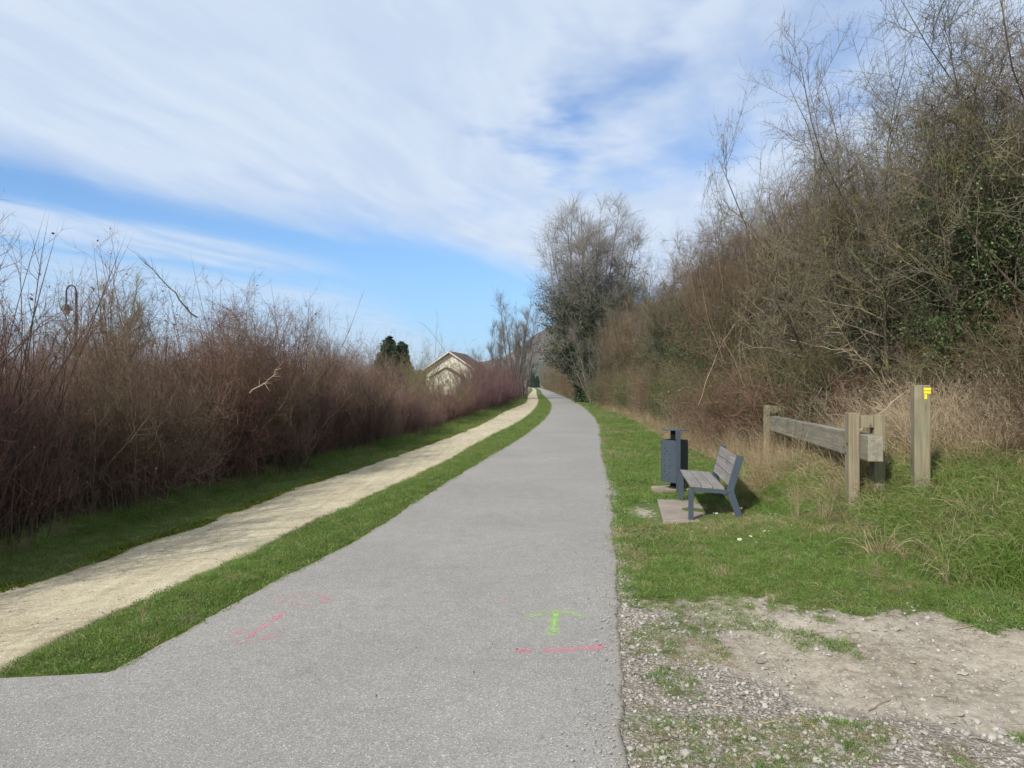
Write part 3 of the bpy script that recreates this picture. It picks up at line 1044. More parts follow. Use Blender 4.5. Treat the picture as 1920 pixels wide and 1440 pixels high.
ob3 = dup(ob, (-5.4, 41.0, 0), 4.0, 1.05)
tag(ob3, 'third olive-green bush, screening the left half of the pale house', 'bush')

gb = dup(protoF[0], (-4.0, 36.5, 0), 2.0, 1.05)
tag(gb, 'leafless grey bush whose twigs veil the right half of the pale house', 'bush')

# long arching shoots above the hedge
def shoot(name, u, v, Y, u2, v2, mat, label, bend=0.25):
    rng = np.random.default_rng(int(u * 3 + v))
    x0 = (u - 960) / FPX * Y; z0 = CAM_H - (v - 722) / FPX * Y
    x1 = (u2 - 960) / FPX * Y; z1 = CAM_H - (v2 - 722) / FPX * Y
    t = np.linspace(0, 1, 12)[:, None]
    A = np.array([x0, Y, z0]); B = np.array([x1, Y - 0.3, z1])
    C = (A + B) / 2 + np.array([0, 0, bend * np.linalg.norm(B - A)])
    pts = (A * (1 - t) ** 2 + 2 * C * t * (1 - t) + B * t ** 2) + rng.normal(0, 0.012, (12, 3))
    st = (pts[None], (0.009 * (1 - t[:, 0]) + 0.003)[None])
    P, D, r_, tt = spawn(rng, st, 16, 0.2, 1, 30, 60)
    b = grow(rng, P, D, rng.uniform(0.08, 0.35, len(P)), 0.003, 0.001, 2, 0.15)
    root = empty(name)
    root.location = tuple(A)
    V, Q, T = tubes([st]); link('cane', mesh_np('cane', V - A, T, Q), mat, root)
    V, Q, T = tubes([b]); link('side_twigs', mesh_np('side_twigs', V - A, T, Q), mat, root)
    tag(root, label, 'cane', 'long canes arching out of the hedges')


shoot('bramble_cane', -60, 760, 6.3, 150, 590, M_RED, 'long reddish cane arching over the top of the left hedge below the street lamp', 0.12)
shoot('bramble_cane', 20, 800, 6.5, 160, 612, M_STEM, 'second arching cane rising steeply below the street lamp', 0.05)
shoot('bramble_cane', 370, 600, 8.6, 278, 482, M_OLIVE, 'greenish cane sticking up and left above the middle of the left hedge', 0.06)
shoot('bramble_cane', 470, 740, 9.6, 545, 690, M_CANE, 'pale cane lying across the face of the left hedge', 0.05)
shoot('bramble_cane', 815, 690, 27.5, 822, 575, M_GREY, 'single thin upright shoot above the left end of the pale house roof', 0.0)
shoot('bramble_cane', 850, 690, 27.0, 790, 605, M_GREY, 'thin shoot curving left above the pale house roof', 0.2)

# ---- right hedge
protoR = [
    thorn_shrub(401, M_BROWN, 6.6, 1.6, 10, 20, 11, 5, M_IVY, 14000, 0.035),
    thorn_shrub(402, M_LICHEN, 7.0, 1.8, 10, 22, 13, 5, M_IVY, 44000, 0.040),
    thorn_shrub(403, M_BROWN, 6.5, 1.5, 11, 19, 11, 5, M_MOSSY, 6000, 0.035, arch=0.08),
    thorn_shrub(404, M_LICHEN, 6.8, 1.7, 9, 22, 13, 5, M_IVY, 56000, 0.040),
    thorn_shrub(405, M_STEM, 6.7, 1.7, 10, 22, 12, 5, M_MOSSY, 20000, 0.04),
]
protoB = [   # low arching brambles along the foot
    thorn_shrub(421, M_BROWN, 3.0, 1.3, 14, 9, 8, 4, M_DEADLEAF, 900, 0.035, 0.25, 'bramble_bush'),
    thorn_shrub(422, M_RED, 2.6, 1.3, 14, 9, 8, 4, M_MOSSY, 1500, 0.035, 0.25, 'bramble_bush'),
    thorn_shrub(423, M_OLIVE, 2.8, 1.3, 14, 9, 8, 4, M_IVY, 9000, 0.045, 0.25, 'bramble_bush'),
]
HG_R = 'tall thorn shrubs forming the hedge right of the cycle path'


def hedge_r(y):
    """front line of the right hedge"""
    y = np.asarray(y, float)
    return np.interp(y, [2, 7, 9, 12, 16, 22, 30, 50, 100, 200, 400], [6.8, 6.4, 6.2, 5.9, 5.9, 6.3, 7.1, 7.9, 9.4, 13.0, 19])


y = 4.5
k = 0
while y < 60:
    sp = 1.25 if y < 30 else 1.9
    for row in range(3):
        x = float(hedge_r(y)) + (1.25 if y < 18 else 0.95) + row * 1.5 + rg.normal(0, 0.2)
        yy = y + rg.uniform(-0.4, 0.4)
        # kinds follow the photograph: dark ivy-hung thorns near, brown further away
        kind = int(rg.choice([1, 3, 4, 1, 3, 0])) if yy < 16 else int(rg.choice([0, 2, 4, 3, 0, 1, 4]))
        s = rg.uniform(0.9, 1.08) * (0.99 if yy < 12 else (1.05 if yy < 19 else 1.08)) * (1.0, 1.05, 1.1)[row]
        kn = {0: 'brown bare', 1: 'dark ivy-hung lichened', 2: 'brown arching', 3: 'dark leafy ivy-covered', 4: 'olive-brown'}[kind]
        place(protoR, kind, x, yy, rg.uniform(0, 6.28), s, kn + ' thorn, ' + ('front', 'middle', 'back')[row] + ' row of right hedge, ' + landmark(yy, 1), 'shrub', HG_R)
    y += sp
y = 5.5
while y < 62:
    for row in range(2):
        x = float(hedge_r(y)) - 0.1 + row * 0.7 + rg.normal(0, 0.15)
        yy = y + rg.uniform(-.3, .3)
        kind = int(rg.choice([0, 1, 2, 2])) if yy > 9 else int(rg.choice([0, 1]))
        s = rg.uniform(0.75, 1.15) * (0.8 if yy < 13 else 1.0)
        place(protoB, kind, x, yy, rg.uniform(0, 6.28), s, ('brown', 'reddish', 'green-brown')[kind] + ' bramble, ' + ('outer', 'inner')[row] + ' foot of right hedge, ' + landmark(yy, 1), 'bramble', 'brambles at the foot of the right hedge')
    y += 0.85 if y < 20 else 1.4
# far right hedge and trees
protoT = [tree(510 + i, (M_BROWN, M_TREE, M_OLIVE)[i], 15.0, 7, 0.26, 18, 11, 4, 0.09, 0.05, 0.03, 'roadside_tree', thick=1.3, angle=(25, 65), ivy=(0, 0, 16000)[i], ivy_h=0.5) for i in range(3)]
y = 72.0
while y < 420:
    for row in range(3):
        x = float(hedge_r(y)) + 0.6 + row * 2.6 + rg.normal(0, 0.4)
        s = rg.uniform(0.75, 1.05) * (0.8 if y < 95 else 1.05)
        place(protoT, int(rg.choice([0, 0, 1, 2])), x, y + rg.uniform(-.8, .8), rg.uniform(0, 6.28), s, ('front', 'middle', 'back')[row] + ' tree in the brown far right row, ' + landmark(y, 1), 'tree', 'bare trees lining the far right of the path')
    if y < 260:
        s = rg.uniform(1.1, 1.5)
        place(protoB, 0, float(hedge_r(y)) - 0.6, y, rg.uniform(0, 6.28), s, 'brown bramble under the far right tree row', 'bramble', 'brambles under the far right trees')
    y += 2.6 if y < 120 else 5.5

# ---- the big tree with ivy
bt = tree(601, M_TREE, 20.2, 16, 0.36, 30, 15, 7, 0.14, 0.10, 0.05, 'ivy_clad_tree', ivy=120000, ivy_h=0.66, thick=1.1, b1len=(0.12, 0.26), angle=(28, 65), rm=8.2)
bt.location = (7.5, 66, 0.1); bt.scale = (1.28, 1.28, 1.0)
tag(bt, 'tall fan-shaped bare tree with ivy climbing its many stems, right of the path bend', 'tree')
bt2 = dup(bt, (11.4, 71, 0.1), 2.2, 0.66)
tag(bt2, 'smaller ivy-clad bare tree standing right behind the tall fan-shaped one', 'tree')
fs = tree(602, M_GREY, 11.5, 10, 0.5, 12, 9, 4, 0.07, 0.1, 0.0, 'pale_stemmed_shrub', thick=1.1)
fs.location = (7.2, 61, 0.1); fs.scale = (0.7, 0.7, 0.7)
tag(fs, 'pale slender-stemmed bare shrub at the foot of the ivy-clad tree', 'shrub')
fo = thorn_shrub(603, M_OLIVE, 8.5, 2.6, 16, 12, 9, 4, M_IVY, 22000, 0.14, name='green_bush')
fo.location = (8.2, 62.5, 0.1)
tag(fo, 'dark green leafy bush round the foot of the ivy-clad tree', 'bush')

# ---- trees left of the path at the vanishing point
t1 = tree(611, M_TREE, 13.6, 4, 0.16, 22, 10, 5, 0.13, 0.12, 0.09, 'bare_tree', thick=1.35, b1len=(0.14, 0.26))
t1.location = (0.2, 82, 0); tag(t1, 'tallest of the bare trees left of the path end, with a forked top', 'tree', 'bare trees left of the path end')
for (x, yy, s, rz, lb) in ((-1.9, 84, 0.74, 1.0, 'leftmost bare tree of the group left of the path end, leaning out'),
                           (1.7, 90, 0.93, 2.4, 'bare tree right of the tallest one left of the path end'),
                           (1.3, 104, 0.9, 4.0, 'slim bare tree closest to the hill, left of the path end'),
                           (-4.6, 92, 0.52, 5.0, 'low bare tree between the pale house and the tall bare trees')):
    tag(dup(t1, (x, yy, 0), rz, s), lb, 'tree', 'bare trees left of the path end')

# hawthorn reaching out over the hedge near the right edge
ht = thorn_shrub(621, M_LICHEN, 7.7, 2.1, 10, 24, 13, 7, None, 0, 0.05, 0.0, 'hawthorn_tree', 0.25)
ht.location = (6.5, 11.2, 0.3)
tag(ht, 'tall lichened hawthorn rising above the right hedge behind the timber rail', 'tree')
h2 = dup(ht, (7.6, 9.0, 0.3), 2.0, 0.92)
h2.scale = (0.95, 0.95, 0.88)
tag(h2, 'lichened hawthorn at the right edge of the photo, above the marker post', 'tree')


# ---- far background
def conifer(seed, h):
    rng = np.random.default_rng(seed)
    root = empty('conifer')
    n = 9000
    z = rng.beta(1.1, 1.5, n) * h
    a = rng.uniform(0, 6.283, n)
    rr = (1 - z / h) ** 0.5 * h * 0.30 * (0.8 + 0.3 * np.sin(a * 3 + z)) * (0.75 + 0.5 * vnoise(a * 2, z, 1.5, 4)) * rng.uniform(0.4, 1, n) ** 0.5
    V, T = leaves(rng, np.stack([rr * np.cos(a), rr * np.sin(a), z + 0.3], -1), 0.28, aspect=0.5)
    link('crown', mesh_np('crown', V, T), M_CONIFER, root)
    st = grow(rng, np.zeros((1, 3)), np.array([[0, 0, 1.0]]), h * 0.9, 0.14, 0.03, 5, 0.01)
    link('trunk', tube_mesh('trunk', [st], 6), M_STEM, root)
    return root


cf = conifer(701, 5.6)
cf.location = (-10.6, 60, 0); tag(cf, 'dark evergreen behind the hedge, left of the pale house, the taller of the pair', 'tree', 'dark evergreens left of the pale house')
c2 = dup(cf, (-9.7, 61, 0), 2.0, 0.93); tag(c2, 'dark evergreen behind the hedge, the right one of the pair left of the pale house', 'tree', 'dark evergreens left of the pale house')
for (x, yy, s, lb) in ((11.8, 400, 1.5, 'small dark evergreen at the far end of the path, left one'), (14.8, 410, 1.2, 'small dark evergreen at the far end of the path, right one')):
    tag(dup(cf, (x, yy, 0), 1.0, s), lb, 'tree', 'evergreens at the far end of the path')
dt = tree(711, M_OLIVE, 11.0, 7, 0.6, 16, 10, 5, 0.12, 0.1, 0.03, 'willow_tree', thick=1.6)
dt.location = (-30.5, 53, 0); tag(dt, 'rounded olive-grey bare tree far behind the left hedge, right of the street lamp', 'tree')
d2 = dup(dt, (-21, 110, 0), 1.5, 0.8); tag(d2, 'hazy bare tree far left of the pale house, low over the hedge', 'tree')
d3 = dup(dt, (-6.5, 130, 0), 3.5, 0.6); tag(d3, 'low round bare tree just right of the pale house roof', 'tree')
# woods closing the view
y = 330
for i in range(46):
    x = rg.uniform(-420, 330); yy = rg.uniform(330, 620)
    if 0.0 < x / yy < 0.075 and yy < 440: continue
    place(protoT, int(rg.integers(0, 2)), x, yy, rg.uniform(0, 6.28), rg.uniform(0.8, 1.3), 'distant bare tree on the plain below the hills', 'tree', 'distant trees below the hills', z=-0.2)


# ------------------------------------------------------------------ house
def house():
    mw, t, b = principled('cream_render', 0.9, 0.1)
    t.put(b.inputs['Base Color'], t.mix(t.noise(objco(t), 3, 4, 0.6), (0.70, 0.66, 0.53), (0.79, 0.75, 0.63)))
    mr, t, b = principled('brown_roof_tile', 0.9, 0.1)
    t.put(b.inputs['Base Color'], t.mix(t.noise(objco(t), 5, 4, 0.7), (0.085, 0.06, 0.05), (0.165, 0.12, 0.10)))
    mt, t, b = principled('white_fascia', 0.6, 0.3)
    t.put(b.inputs['Base Color'], t.mix(t.noise(objco(t), 9, 2), (0.55, 0.53, 0.48), (0.62, 0.60, 0.55)))
    mg, t, b = principled('dark_window_glass', 0.1, 0.6)
    t.put(b.inputs['Base Color'], t.mix(t.noise(objco(t), 2, 2), (0.03, 0.035, 0.04), (0.05, 0.06, 0.07)))
    root = empty('house', (-10.3, 115, 0), R(-10))
    W, D, E, P = 8.2, 11.0, 4.3, 7.05
    m = MB(); m.prism([(-W/2, -0.2), (W/2, -0.2), (W/2, E), (0, P - 0.15), (-W/2, E)], (0, D, 0)); m.build('wall', mw, root)
    sl = math.hypot(W/2 + .5, P - E + .33); an = math.atan2(P - E, W/2)
    roofs = []
    for s in (-1, 1):
        m = MB(); m.box((s * (W/4 + .2), D/2 - .1, (E + P)/2 - .08 + .12), (sl, D + 1.0, 0.16), (0, s * an, 0))
        r = m.build('roof', mr, root)
        roofs.append(r)
        m = MB(); m.box((s * (W/4 + .2), -0.68, (E + P)/2 - .08 + .08), (sl, 0.1, 0.22), (0, s * an, 0)); m.build('fascia', mt, root)
    # lower gabled porch in front
    m = MB(); m.prism([(-2.6, -0.2), (2.2, -0.2), (2.2, 2.9), (-0.2, 4.35), (-2.6, 2.9)], (0, 2.6, 0), (0.2, -2.8, 0)); m.build('porch', mw, root)
    for s in (-1, 1):
        m = MB(); m.box((0.0 + s * 1.35, -1.6, 3.72), (3.15, 2.9, 0.14), (0, s * R(31), 0)); m.build('porch_roof', mr, root)
    for x, z in ((-2.6, 1.6), (2.9, 1.6)):
        m = MB(); m.box((x, -0.03, z), (1.1, 0.08, 1.2 if z < 4 else 0.8)); wdo = m.build('window', mt, root)
        m = MB(); m.box((x, -0.075, z), (0.92, 0.03, 1.02 if z < 4 else 0.62)); m.build('pane', mg, wdo)
    tag(root, 'cream rendered house with brown tiled gable roof, half hidden behind the left hedge', 'house')
    r2 = empty('cottage', (10.0, 470, 0), 0)
    m = MB(); m.prism([(-3, 0), (3, 0), (3, 4), (0, 6.2), (-3, 4)], (0, 8, 0)); m.build('wall', mt, r2)
    m = MB(); m.box((-1.6, 4, 5.2), (4.0, 8.6, .2), (0, -R(36), 0)); m.build('roof', mr, r2)
    m = MB(); m.box((1.6, 4, 5.2), (4.0, 8.6, .2), (0, R(36), 0)); m.build('roof', mr, r2)
    tag(r2, 'tiny whitish house at the far end of the path', 'house')


house()


# ------------------------------------------------------------------ street lamp
def lamp():
    m_, t, b = principled('dark_green_iron', 0.45, 0.5)
    t.put(b.inputs['Base Color'], t.mix(t.noise(objco(t), 12, 3), (0.01, 0.014, 0.016), (0.022, 0.028, 0.03)))
    b.inputs['Metallic'].default_value = 0.4
    Y = 20.0
    x = (143 - 960) / FPX * Y
    root = empty('street_lamp', (x, Y, 0))
    m = MB(); m.tube([(0, 0, 0), (0, 0, 0.8)], [0.09, 0.075], 10); m.build('base', m_, root)
    zt = 4.38
    m = MB(); m.tube([(0, 0, 0.8), (0, 0, zt)], [0.05, 0.033], 10); m.build('pole', m_, root)
    pts = [(-0.145 + 0.145 * math.cos(a), 0, zt + 0.2 * math.sin(a)) for a in np.linspace(0, math.pi, 13)]
    m = MB(); m.tube(pts + [(-0.29, 0, zt - .18)], 0.022, 8); m.build('arm', m_, root)
    m = MB(); m.tube([(-0.29, 0, zt - .16), (-0.29, 0, zt - .34), (-0.29, 0, zt - .36), (-0.29, 0, zt - .5), (-0.29, 0, zt - .52)], [0.02, 0.03, 0.07, 0.15, 0.16], 14)
    sh = m.build('lamp_shade', m_, root)
    mg, t, b = principled('frosted_glass', 0.3, 0.5)
    t.put(b.inputs['Base Color'], t.mix(t.noise(objco(t), 6), (0.4, 0.42, 0.42), (0.5, 0.5, 0.5)))
    m = MB(); m.tube([(-0.29, 0, zt - .521), (-0.29, 0, zt - .6), (-0.29, 0, zt - .65)], [0.11, 0.09, 0.03], 12); m.build('lens', mg, sh)
    tag(root, 'dark street lamp with a swan-neck arm and bell shade rising behind the left hedge', 'street lamp')


lamp()


# ------------------------------------------------------------------ bench, bin, slab
def steel_mat():
    m, t, b = principled('blue_grey_steel_paint', 0.42, 0.45)
    p = objco(t)
    c = t.mix(t.noise(p, 7, 4, 0.6), (0.040, 0.055, 0.072), (0.06, 0.078, 0.098))
    c = t.mix(t.math('MULTIPLY', t.smooth(t.noise(p, 40, 3, 0.7), 0.6, 0.75), 0.35), c, (0.16, 0.16, 0.155))
    t.put(b.inputs['Base Color'], c)
    t.put(b.inputs['Roughness'], t.smooth(t.noise(p, 25, 3), 0.3, 0.7, 0.35, 0.55))
    return m


def wood_mat(name, cols, axis=1, grain=1.0, green=None, crack=0.5):
    m, t, b = principled(name, 0.85, 0.2)
    p = objco(t)
    rnd = t.new('ShaderNodeObjectInfo').outputs['Random']
    sc = [26.0 * grain] * 3; sc[axis] = 1.1
    off = t.new('ShaderNodeVectorMath', operation='ADD')
    cb = t.new('ShaderNodeCombineXYZ')
    for i in range(3): t.put(cb.inputs[i], t.math('MULTIPLY', rnd, 7.0 + i))
    t.l.new(p, off.inputs[0]); t.l.new(cb.outputs[0], off.inputs[1])
    q = off.outputs[0]
    g = t.noise(t.mapping(q, tuple(sc)), 1.0, 6, 0.65, 0.6)
    g2 = t.noise(t.mapping(q, tuple(3.2 * s for s in sc)), 1.0, 3, 0.6)
    blot = t.noise(q, 2.5, 4, 0.6)
    f = t.math('ADD', t.math('ADD', t.math('MULTIPLY', g, 0.55), t.math('MULTIPLY', g2, 0.2)), t.math('MULTIPLY', blot, 0.25))
    c = t.ramp(f, [(0.34, cols[0]), (0.5, cols[1]), (0.66, cols[2])])
    if green:
        c = t.mix(t.math('MULTIPLY', t.smooth(t.noise(q, 1.6, 4, 0.65), 0.45, 0.68), green[1]), c, green[0])
    kn = t.smooth(t.voronoi(t.mapping(q, tuple(5.0 if i != axis else 2.2 for i in range(3))), 1.0, 0), 0.06, 0.13, 0.7, 0.0)
    c = t.mix(kn, c, (0.09, 0.06, 0.035))
    ck = t.math('MULTIPLY', t.smooth(g2, 0.62, 0.70), crack)
    c = t.mix(ck, c, (0.05, 0.04, 0.03))
    t.put(b.inputs['Base Color'], c)
    t.put(b.inputs['Normal'], t.bump(t.math('ADD', g, t.math('MULTIPLY', g2, 0.5)), 0.5, 0.003))
    return m


M_STEEL = steel_mat()
M_GREYWOOD = wood_mat('weathered_grey_wood', [(0.13, 0.118, 0.11), (0.215, 0.20, 0.185), (0.31, 0.29, 0.27)], 1)
mbolt, t_, b_ = principled('dark_hole', 0.9, 0.1)
t_.put(b_.inputs['Base Color'], t_.mix(t_.noise(objco(t_), 30), (0.008, 0.01, 0.013), (0.015, 0.017, 0.02)))
M_HOLE = mbolt
BZ = 0.045
BROT = -math.atan2(0.25, 1.52)


def bench():
    root = empty('park_bench', (2.17, 8.52, BZ), BROT)
    L = 1.54; t = 0.055
    S = 0.405            # seat top above the slab at the front
    def side(y0, nm):
        sg = 1
        fr = empty_mesh = None
        # front leg, seat rail and bent rear member in profile (x depth, z height), welded
        m = MB(); m.box((0.03, y0, S / 2 - 0.03), (0.06, t, S - 0.0)); leg = m.build('leg', M_STEEL, root, 0.004)
        m = MB()
        m.prism([(0.061, S - 0.055), (0.455, S - 0.08), (0.455, S - 0.028), (0.061, S + 0.0)], (0, t - 0.004, 0), (0, y0 - t / 2 + 0.002, 0))
        m.build('seat_rail', M_STEEL, root, 0.003)
        m = MB(); m.prism([(0.60, -0.03), (0.665, -0.03), (0.535, S - 0.03), (0.457, S - 0.095)], (0, t, 0), (0, y0 - t / 2, 0)); m.build('leg', M_STEEL, root, 0.003)
        m = MB(); m.prism([(0.456, S - 0.09), (0.536, S - 0.029), (0.655, 0.785), (0.575, 0.80), (0.456, S - 0.03)], (0, t - 0.002, 0), (0, y0 - t / 2 + 0.001, 0)); m.build('backrest_support', M_STEEL, root, 0.003)
    side(0.03, 'a'); side(L - 0.03, 'b')
    # seat slats (run along the length)
    tilt = math.atan2(0.028, 0.42)
    m0 = None
    for i, xc in enumerate((0.075, 0.215, 0.355)):
        m = MB(); m.box((0, 0, 0), (0.128, L + 0.0 - 0.004, 0.03))
        s = m.build('seat_slat', M_GREYWOOD, root, 0.004) if i == 0 else dupmesh(m0, root)
        if i == 0: m0 = s
        s.location = (xc + 0.005, L / 2, S + 0.016 - xc * math.tan(tilt)); s.rotation_euler = (0, tilt, 0)
    # backrest slats between the supports, on their front face
    dxz = Vector((0.575 - 0.456, 0, 0.80 - (S - 0.03))).normalized()
    ang = math.atan2(dxz.x, dxz.z)
    for i, d in enumerate((0.11, 0.237, 0.364)):
        c = Vector((0.456, 0, S - 0.03)) + dxz * d
        m = MB(); m.box((0, 0, 0), (0.026, L - 2 * t - 0.012, 0.117))
        s = m.build('back_slat', M_GREYWOOD, root, 0.004) if i == 0 else dupmesh(m1, root)
        if i == 0: m1 = s
        s.location = (c.x + 0.012, L / 2, c.z); s.rotation_euler = (0, ang, 0)
    for xc in (0.075, 0.215, 0.355):
        for yb in (0.03, L - 0.03):
            m = MB(); zb = S + 0.031 - xc * math.tan(tilt); m.tube([(xc, yb, zb - 0.004), (xc, yb, zb + 0.003)], [0.009, 0.007], 8); m.build('bolt', M_STEEL, root)
    m = MB(); m.box((0.25, L / 2, S - 0.045), (0.05, L - 2 * t - 0.01, 0.03)); m.build('cross_bar', M_STEEL, root, 0.002)
    tag(root, 'park bench with weathered grey slats and blue-grey steel frame beside the litter bin', 'bench')


def dupmesh(o, parent):
    c = o.copy(); COL.objects.link(c); c.parent = parent
    return c


bench()

mc, t_, b_ = principled('worn_concrete', 0.9, 0.15)
p_ = objco(t_)
f_ = t_.math('ADD', t_.math('MULTIPLY', t_.noise(p_, 3, 5, 0.6), 0.6), t_.math('MULTIPLY', t_.noise(p_, 60, 3, 0.7), 0.4))
t_.put(b_.inputs['Base Color'], t_.ramp(f_, [(0.3, (0.19, 0.155, 0.125)), (0.5, (0.27, 0.23, 0.19)), (0.7, (0.35, 0.305, 0.26))]))
t_.put(b_.inputs['Normal'], t_.bump(f_, 0.5, 0.006))
M_CONC = mc


def slab():
    m = MB(); m.box((0, 0, 0), (1.14, 1.62, 0.14))
    o = m.build('concrete_slab', M_CONC, None, 0.012)
    c, s = math.cos(BROT), math.sin(BROT)
    o.location = (2.17 + 0.26 * c - 0.75 * s, 8.52 + 0.26 * s + 0.75 * c, BZ - 0.072)
    o.rotation_euler = (0, 0, BROT)
    tag(o, 'worn brownish concrete slab under the bench', 'slab')
    m = MB(); m.box((0, 0, 0), (0.5, 0.42, 0.10))
    o = m.build('concrete_footing', M_CONC, None, 0.015)
    o.location = (2.52, 11.0, 0.03); o.rotation_euler = (0, 0, R(12))
    tag(o, 'small pale concrete footing under the litter bin', 'footing')


slab()


def litter_bin():
    root = empty('litter_bin', (2.56, 10.92, 0.05), R(0))
    zb, zt = 0.13, 0.79
    a = R(38)
    # body: open box turned corner-on, rounded edges, two side panels with a gap behind the post
    def shell(sgn, nm):
        m = MB()
        # outline of a quarter shell from the front corner round to the side and back
        W = 0.148
        th = 0.006
        pts = []
        rot = a
        def rp(x, y):
            return (x * math.cos(rot) - y * math.sin(rot), x * math.sin(rot) + y * math.cos(rot))
        corner = [(-W, -W), (W, -W), (W, W), (-W, W)]
        return corner
    W = 0.15
    c, s = math.cos(R(42)), math.sin(R(42))
    def rp(x, y): return (x * c - y * s, x * s + y * c)
    def wall_panel(p, q, name, inset=0.0):
        # thin vertical plate between two plan points
        p = Vector((*p, 0)); q = Vector((*q, 0))
        d = (q - p).normalized(); n = Vector((d.y, -d.x, 0))
        m = MB()
        A = p + d * inset; B = q - d * inset
        m.prism([(0, 0), (1, 0)][:0] or [(0, zb), ((B - A).length, zb), ((B - A).length, zt), (0, zt)], tuple(-n * 0.008), tuple(A), tuple(d), (0, 0, 1))
        return m.build(name, M_STEEL, root, 0.002)
    A, B, C_, D_ = rp(-W, -W), rp(W, -W), rp(W, W), rp(-W, W)
    # A is the corner nearest to the camera
    left = wall_panel(D_, A, 'side_panel', 0.012)
    right = wall_panel(A, B, 'side_panel', 0.012)
    wall_panel(B, C_, 'side_panel', 0.002)
    wall_panel(C_, D_, 'side_panel', 0.002)
    m = MB(); m.prism([rp(-W+.01, -W+.01), rp(W-.01, -W+.01), rp(W-.01, W-.01), rp(-W+.01, W-.01)], (0, 0, 0.01), (0, 0, zb + 0.005), (1, 0, 0), (0, 1, 0)); m.build('bottom_plate', M_STEEL, root)
    # perforations on the left panel
    p = Vector((*D_, 0)); q = Vector((*A, 0)); d = (q - p).normalized(); n = Vector((d.y, -d.x, 0))
    for (fx, zz) in [(0.22, z) for z in (0.66, 0.57, 0.48, 0.39, 0.30, 0.21)] + [(0.55, z) for z in (0.57, 0.48, 0.39, 0.28, 0.20)] + [(0.38, 0.61), (0.38, 0.24)]:
        m = MB()
        cc = p + d * (fx * 0.3) + Vector((0, 0, zz)) + n * 0.001
        e = [(0.008 * math.cos(k * math.pi / 4), 0.008 * math.sin(k * math.pi / 4)) for k in range(8)]
        m.prism(e, tuple(n * 0.0015), tuple(cc), tuple(d), (0, 0, 1))
        m.build('hole', M_HOLE, left)
    ax, ay = A
    m = MB(); m.box((ax + 0.012, ay - 0.032, 0.46), (0.06, 0.045, 0.98)); m.build('post', M_STEEL, root, 0.004)
    m = MB(); m.box((ax - 0.03, ay + 0.14, 0.77), (0.07, 0.05, 0.33)); m.build('hinge_post', M_HOLE, root, 0.003)
    m = MB()
    e = [(0.195 * math.copysign(abs(math.cos(k * math.pi / 12)) ** 0.7, math.cos(k * math.pi / 12)), 0.17 * math.copysign(abs(math.sin(k * math.pi / 12)) ** 0.7, math.sin(k * math.pi / 12))) for k in range(24)]
    m.prism(e, (0, 0, 0.012), (0, 0, 0.942), (1, 0, 0), (0, 1, 0)); m.build('cover_plate', M_STEEL, root, 0.002)
    m = MB(); m.tube([(0, 0, -0.02), (0, 0, zb)], [0.11, 0.05], 12); m.build('foot', M_HOLE, root)
    tag(root, 'blue-grey steel litter bin with perforated panel and flat cover, behind the bench', 'litter bin')


litter_bin()

# ------------------------------------------------------------------ timber barrier and marker post
M_TIMBER = wood_mat('treated_timber_post', [(0.13, 0.105, 0.068), (0.22, 0.185, 0.12), (0.32, 0.28, 0.19)], 2, 1.0, ((0.17, 0.18, 0.115), 0.55))
M_BEAM = wood_mat('weathered_timber_beam', [(0.13, 0.115, 0.085), (0.22, 0.20, 0.155), (0.32, 0.29, 0.22)], 1, 1.0, ((0.16, 0.18, 0.12), 0.5))


def barrier():
    A = Vector((3.84, 7.42)); B = Vector((5.02, 13.45))
    d = (B - A).normalized(); L = (B - A).length
    n = Vector((d.y, -d.x))                 # to the right of the beam
    yaw = math.atan2(-d.x, d.y)
    root = empty('timber_barrier', (A.x, A.y, 0.4), yaw)
    z0 = -0.4
    m = MB(); m.box((0, 0, 0), (0.15, L + 0.16, 0.27)); bm_ = m.build('beam', M_BEAM, root, 0.008)
    bm_.location = (0, L / 2 - 0.08, 1.005 + z0); bm_.rotation_euler = (R(-0.5), 0, 0)
    def post(y, sx, top, name='post', w_=(0.10, 0.16)):
        m = MB(); m.box((0, 0, 0), (w_[0], w_[1], 1.35 + 0.0)); o = m.build('post', M_TIMBER, root, 0.007)
        o.location = (sx * (0.078 + w_[0] / 2), y, top - 0.675 + z0)
        return o
    post(0.20, -1, 1.395, w_=(0.11, 0.17)); post(0.23, 1, 1.375, w_=(0.11, 0.17))
    post(L - 0.3, -1, 1.32); post(L - 0.3, 1, 1.30)
    for y_, zt_ in ((0.22, 1.30), (L - 0.3, 1.24)):
        m = MB(); m.box((0, 0, 0), (0.15, 0.13, 0.13)); o = m.build('spacer_block', M_TIMBER, root, 0.005)
        o.location = (0, y_, zt_ + z0 - 0.0)
    for y_, zz_ in ((0.17, 0.66), (0.23, 0.55), (L - 0.3, 0.6)):
        xb = -0.188 if y_ < 1 else -0.178
        m = MB(); m.tube([(xb - 0.008, y_, zz_), (xb + 0.004, y_, zz_)], 0.016, 8); m.build('bolt', M_STEEL, root)
    tag(root, 'timber barrier of one thick weathered beam clamped between paired posts, right of the bench', 'barrier')


barrier()


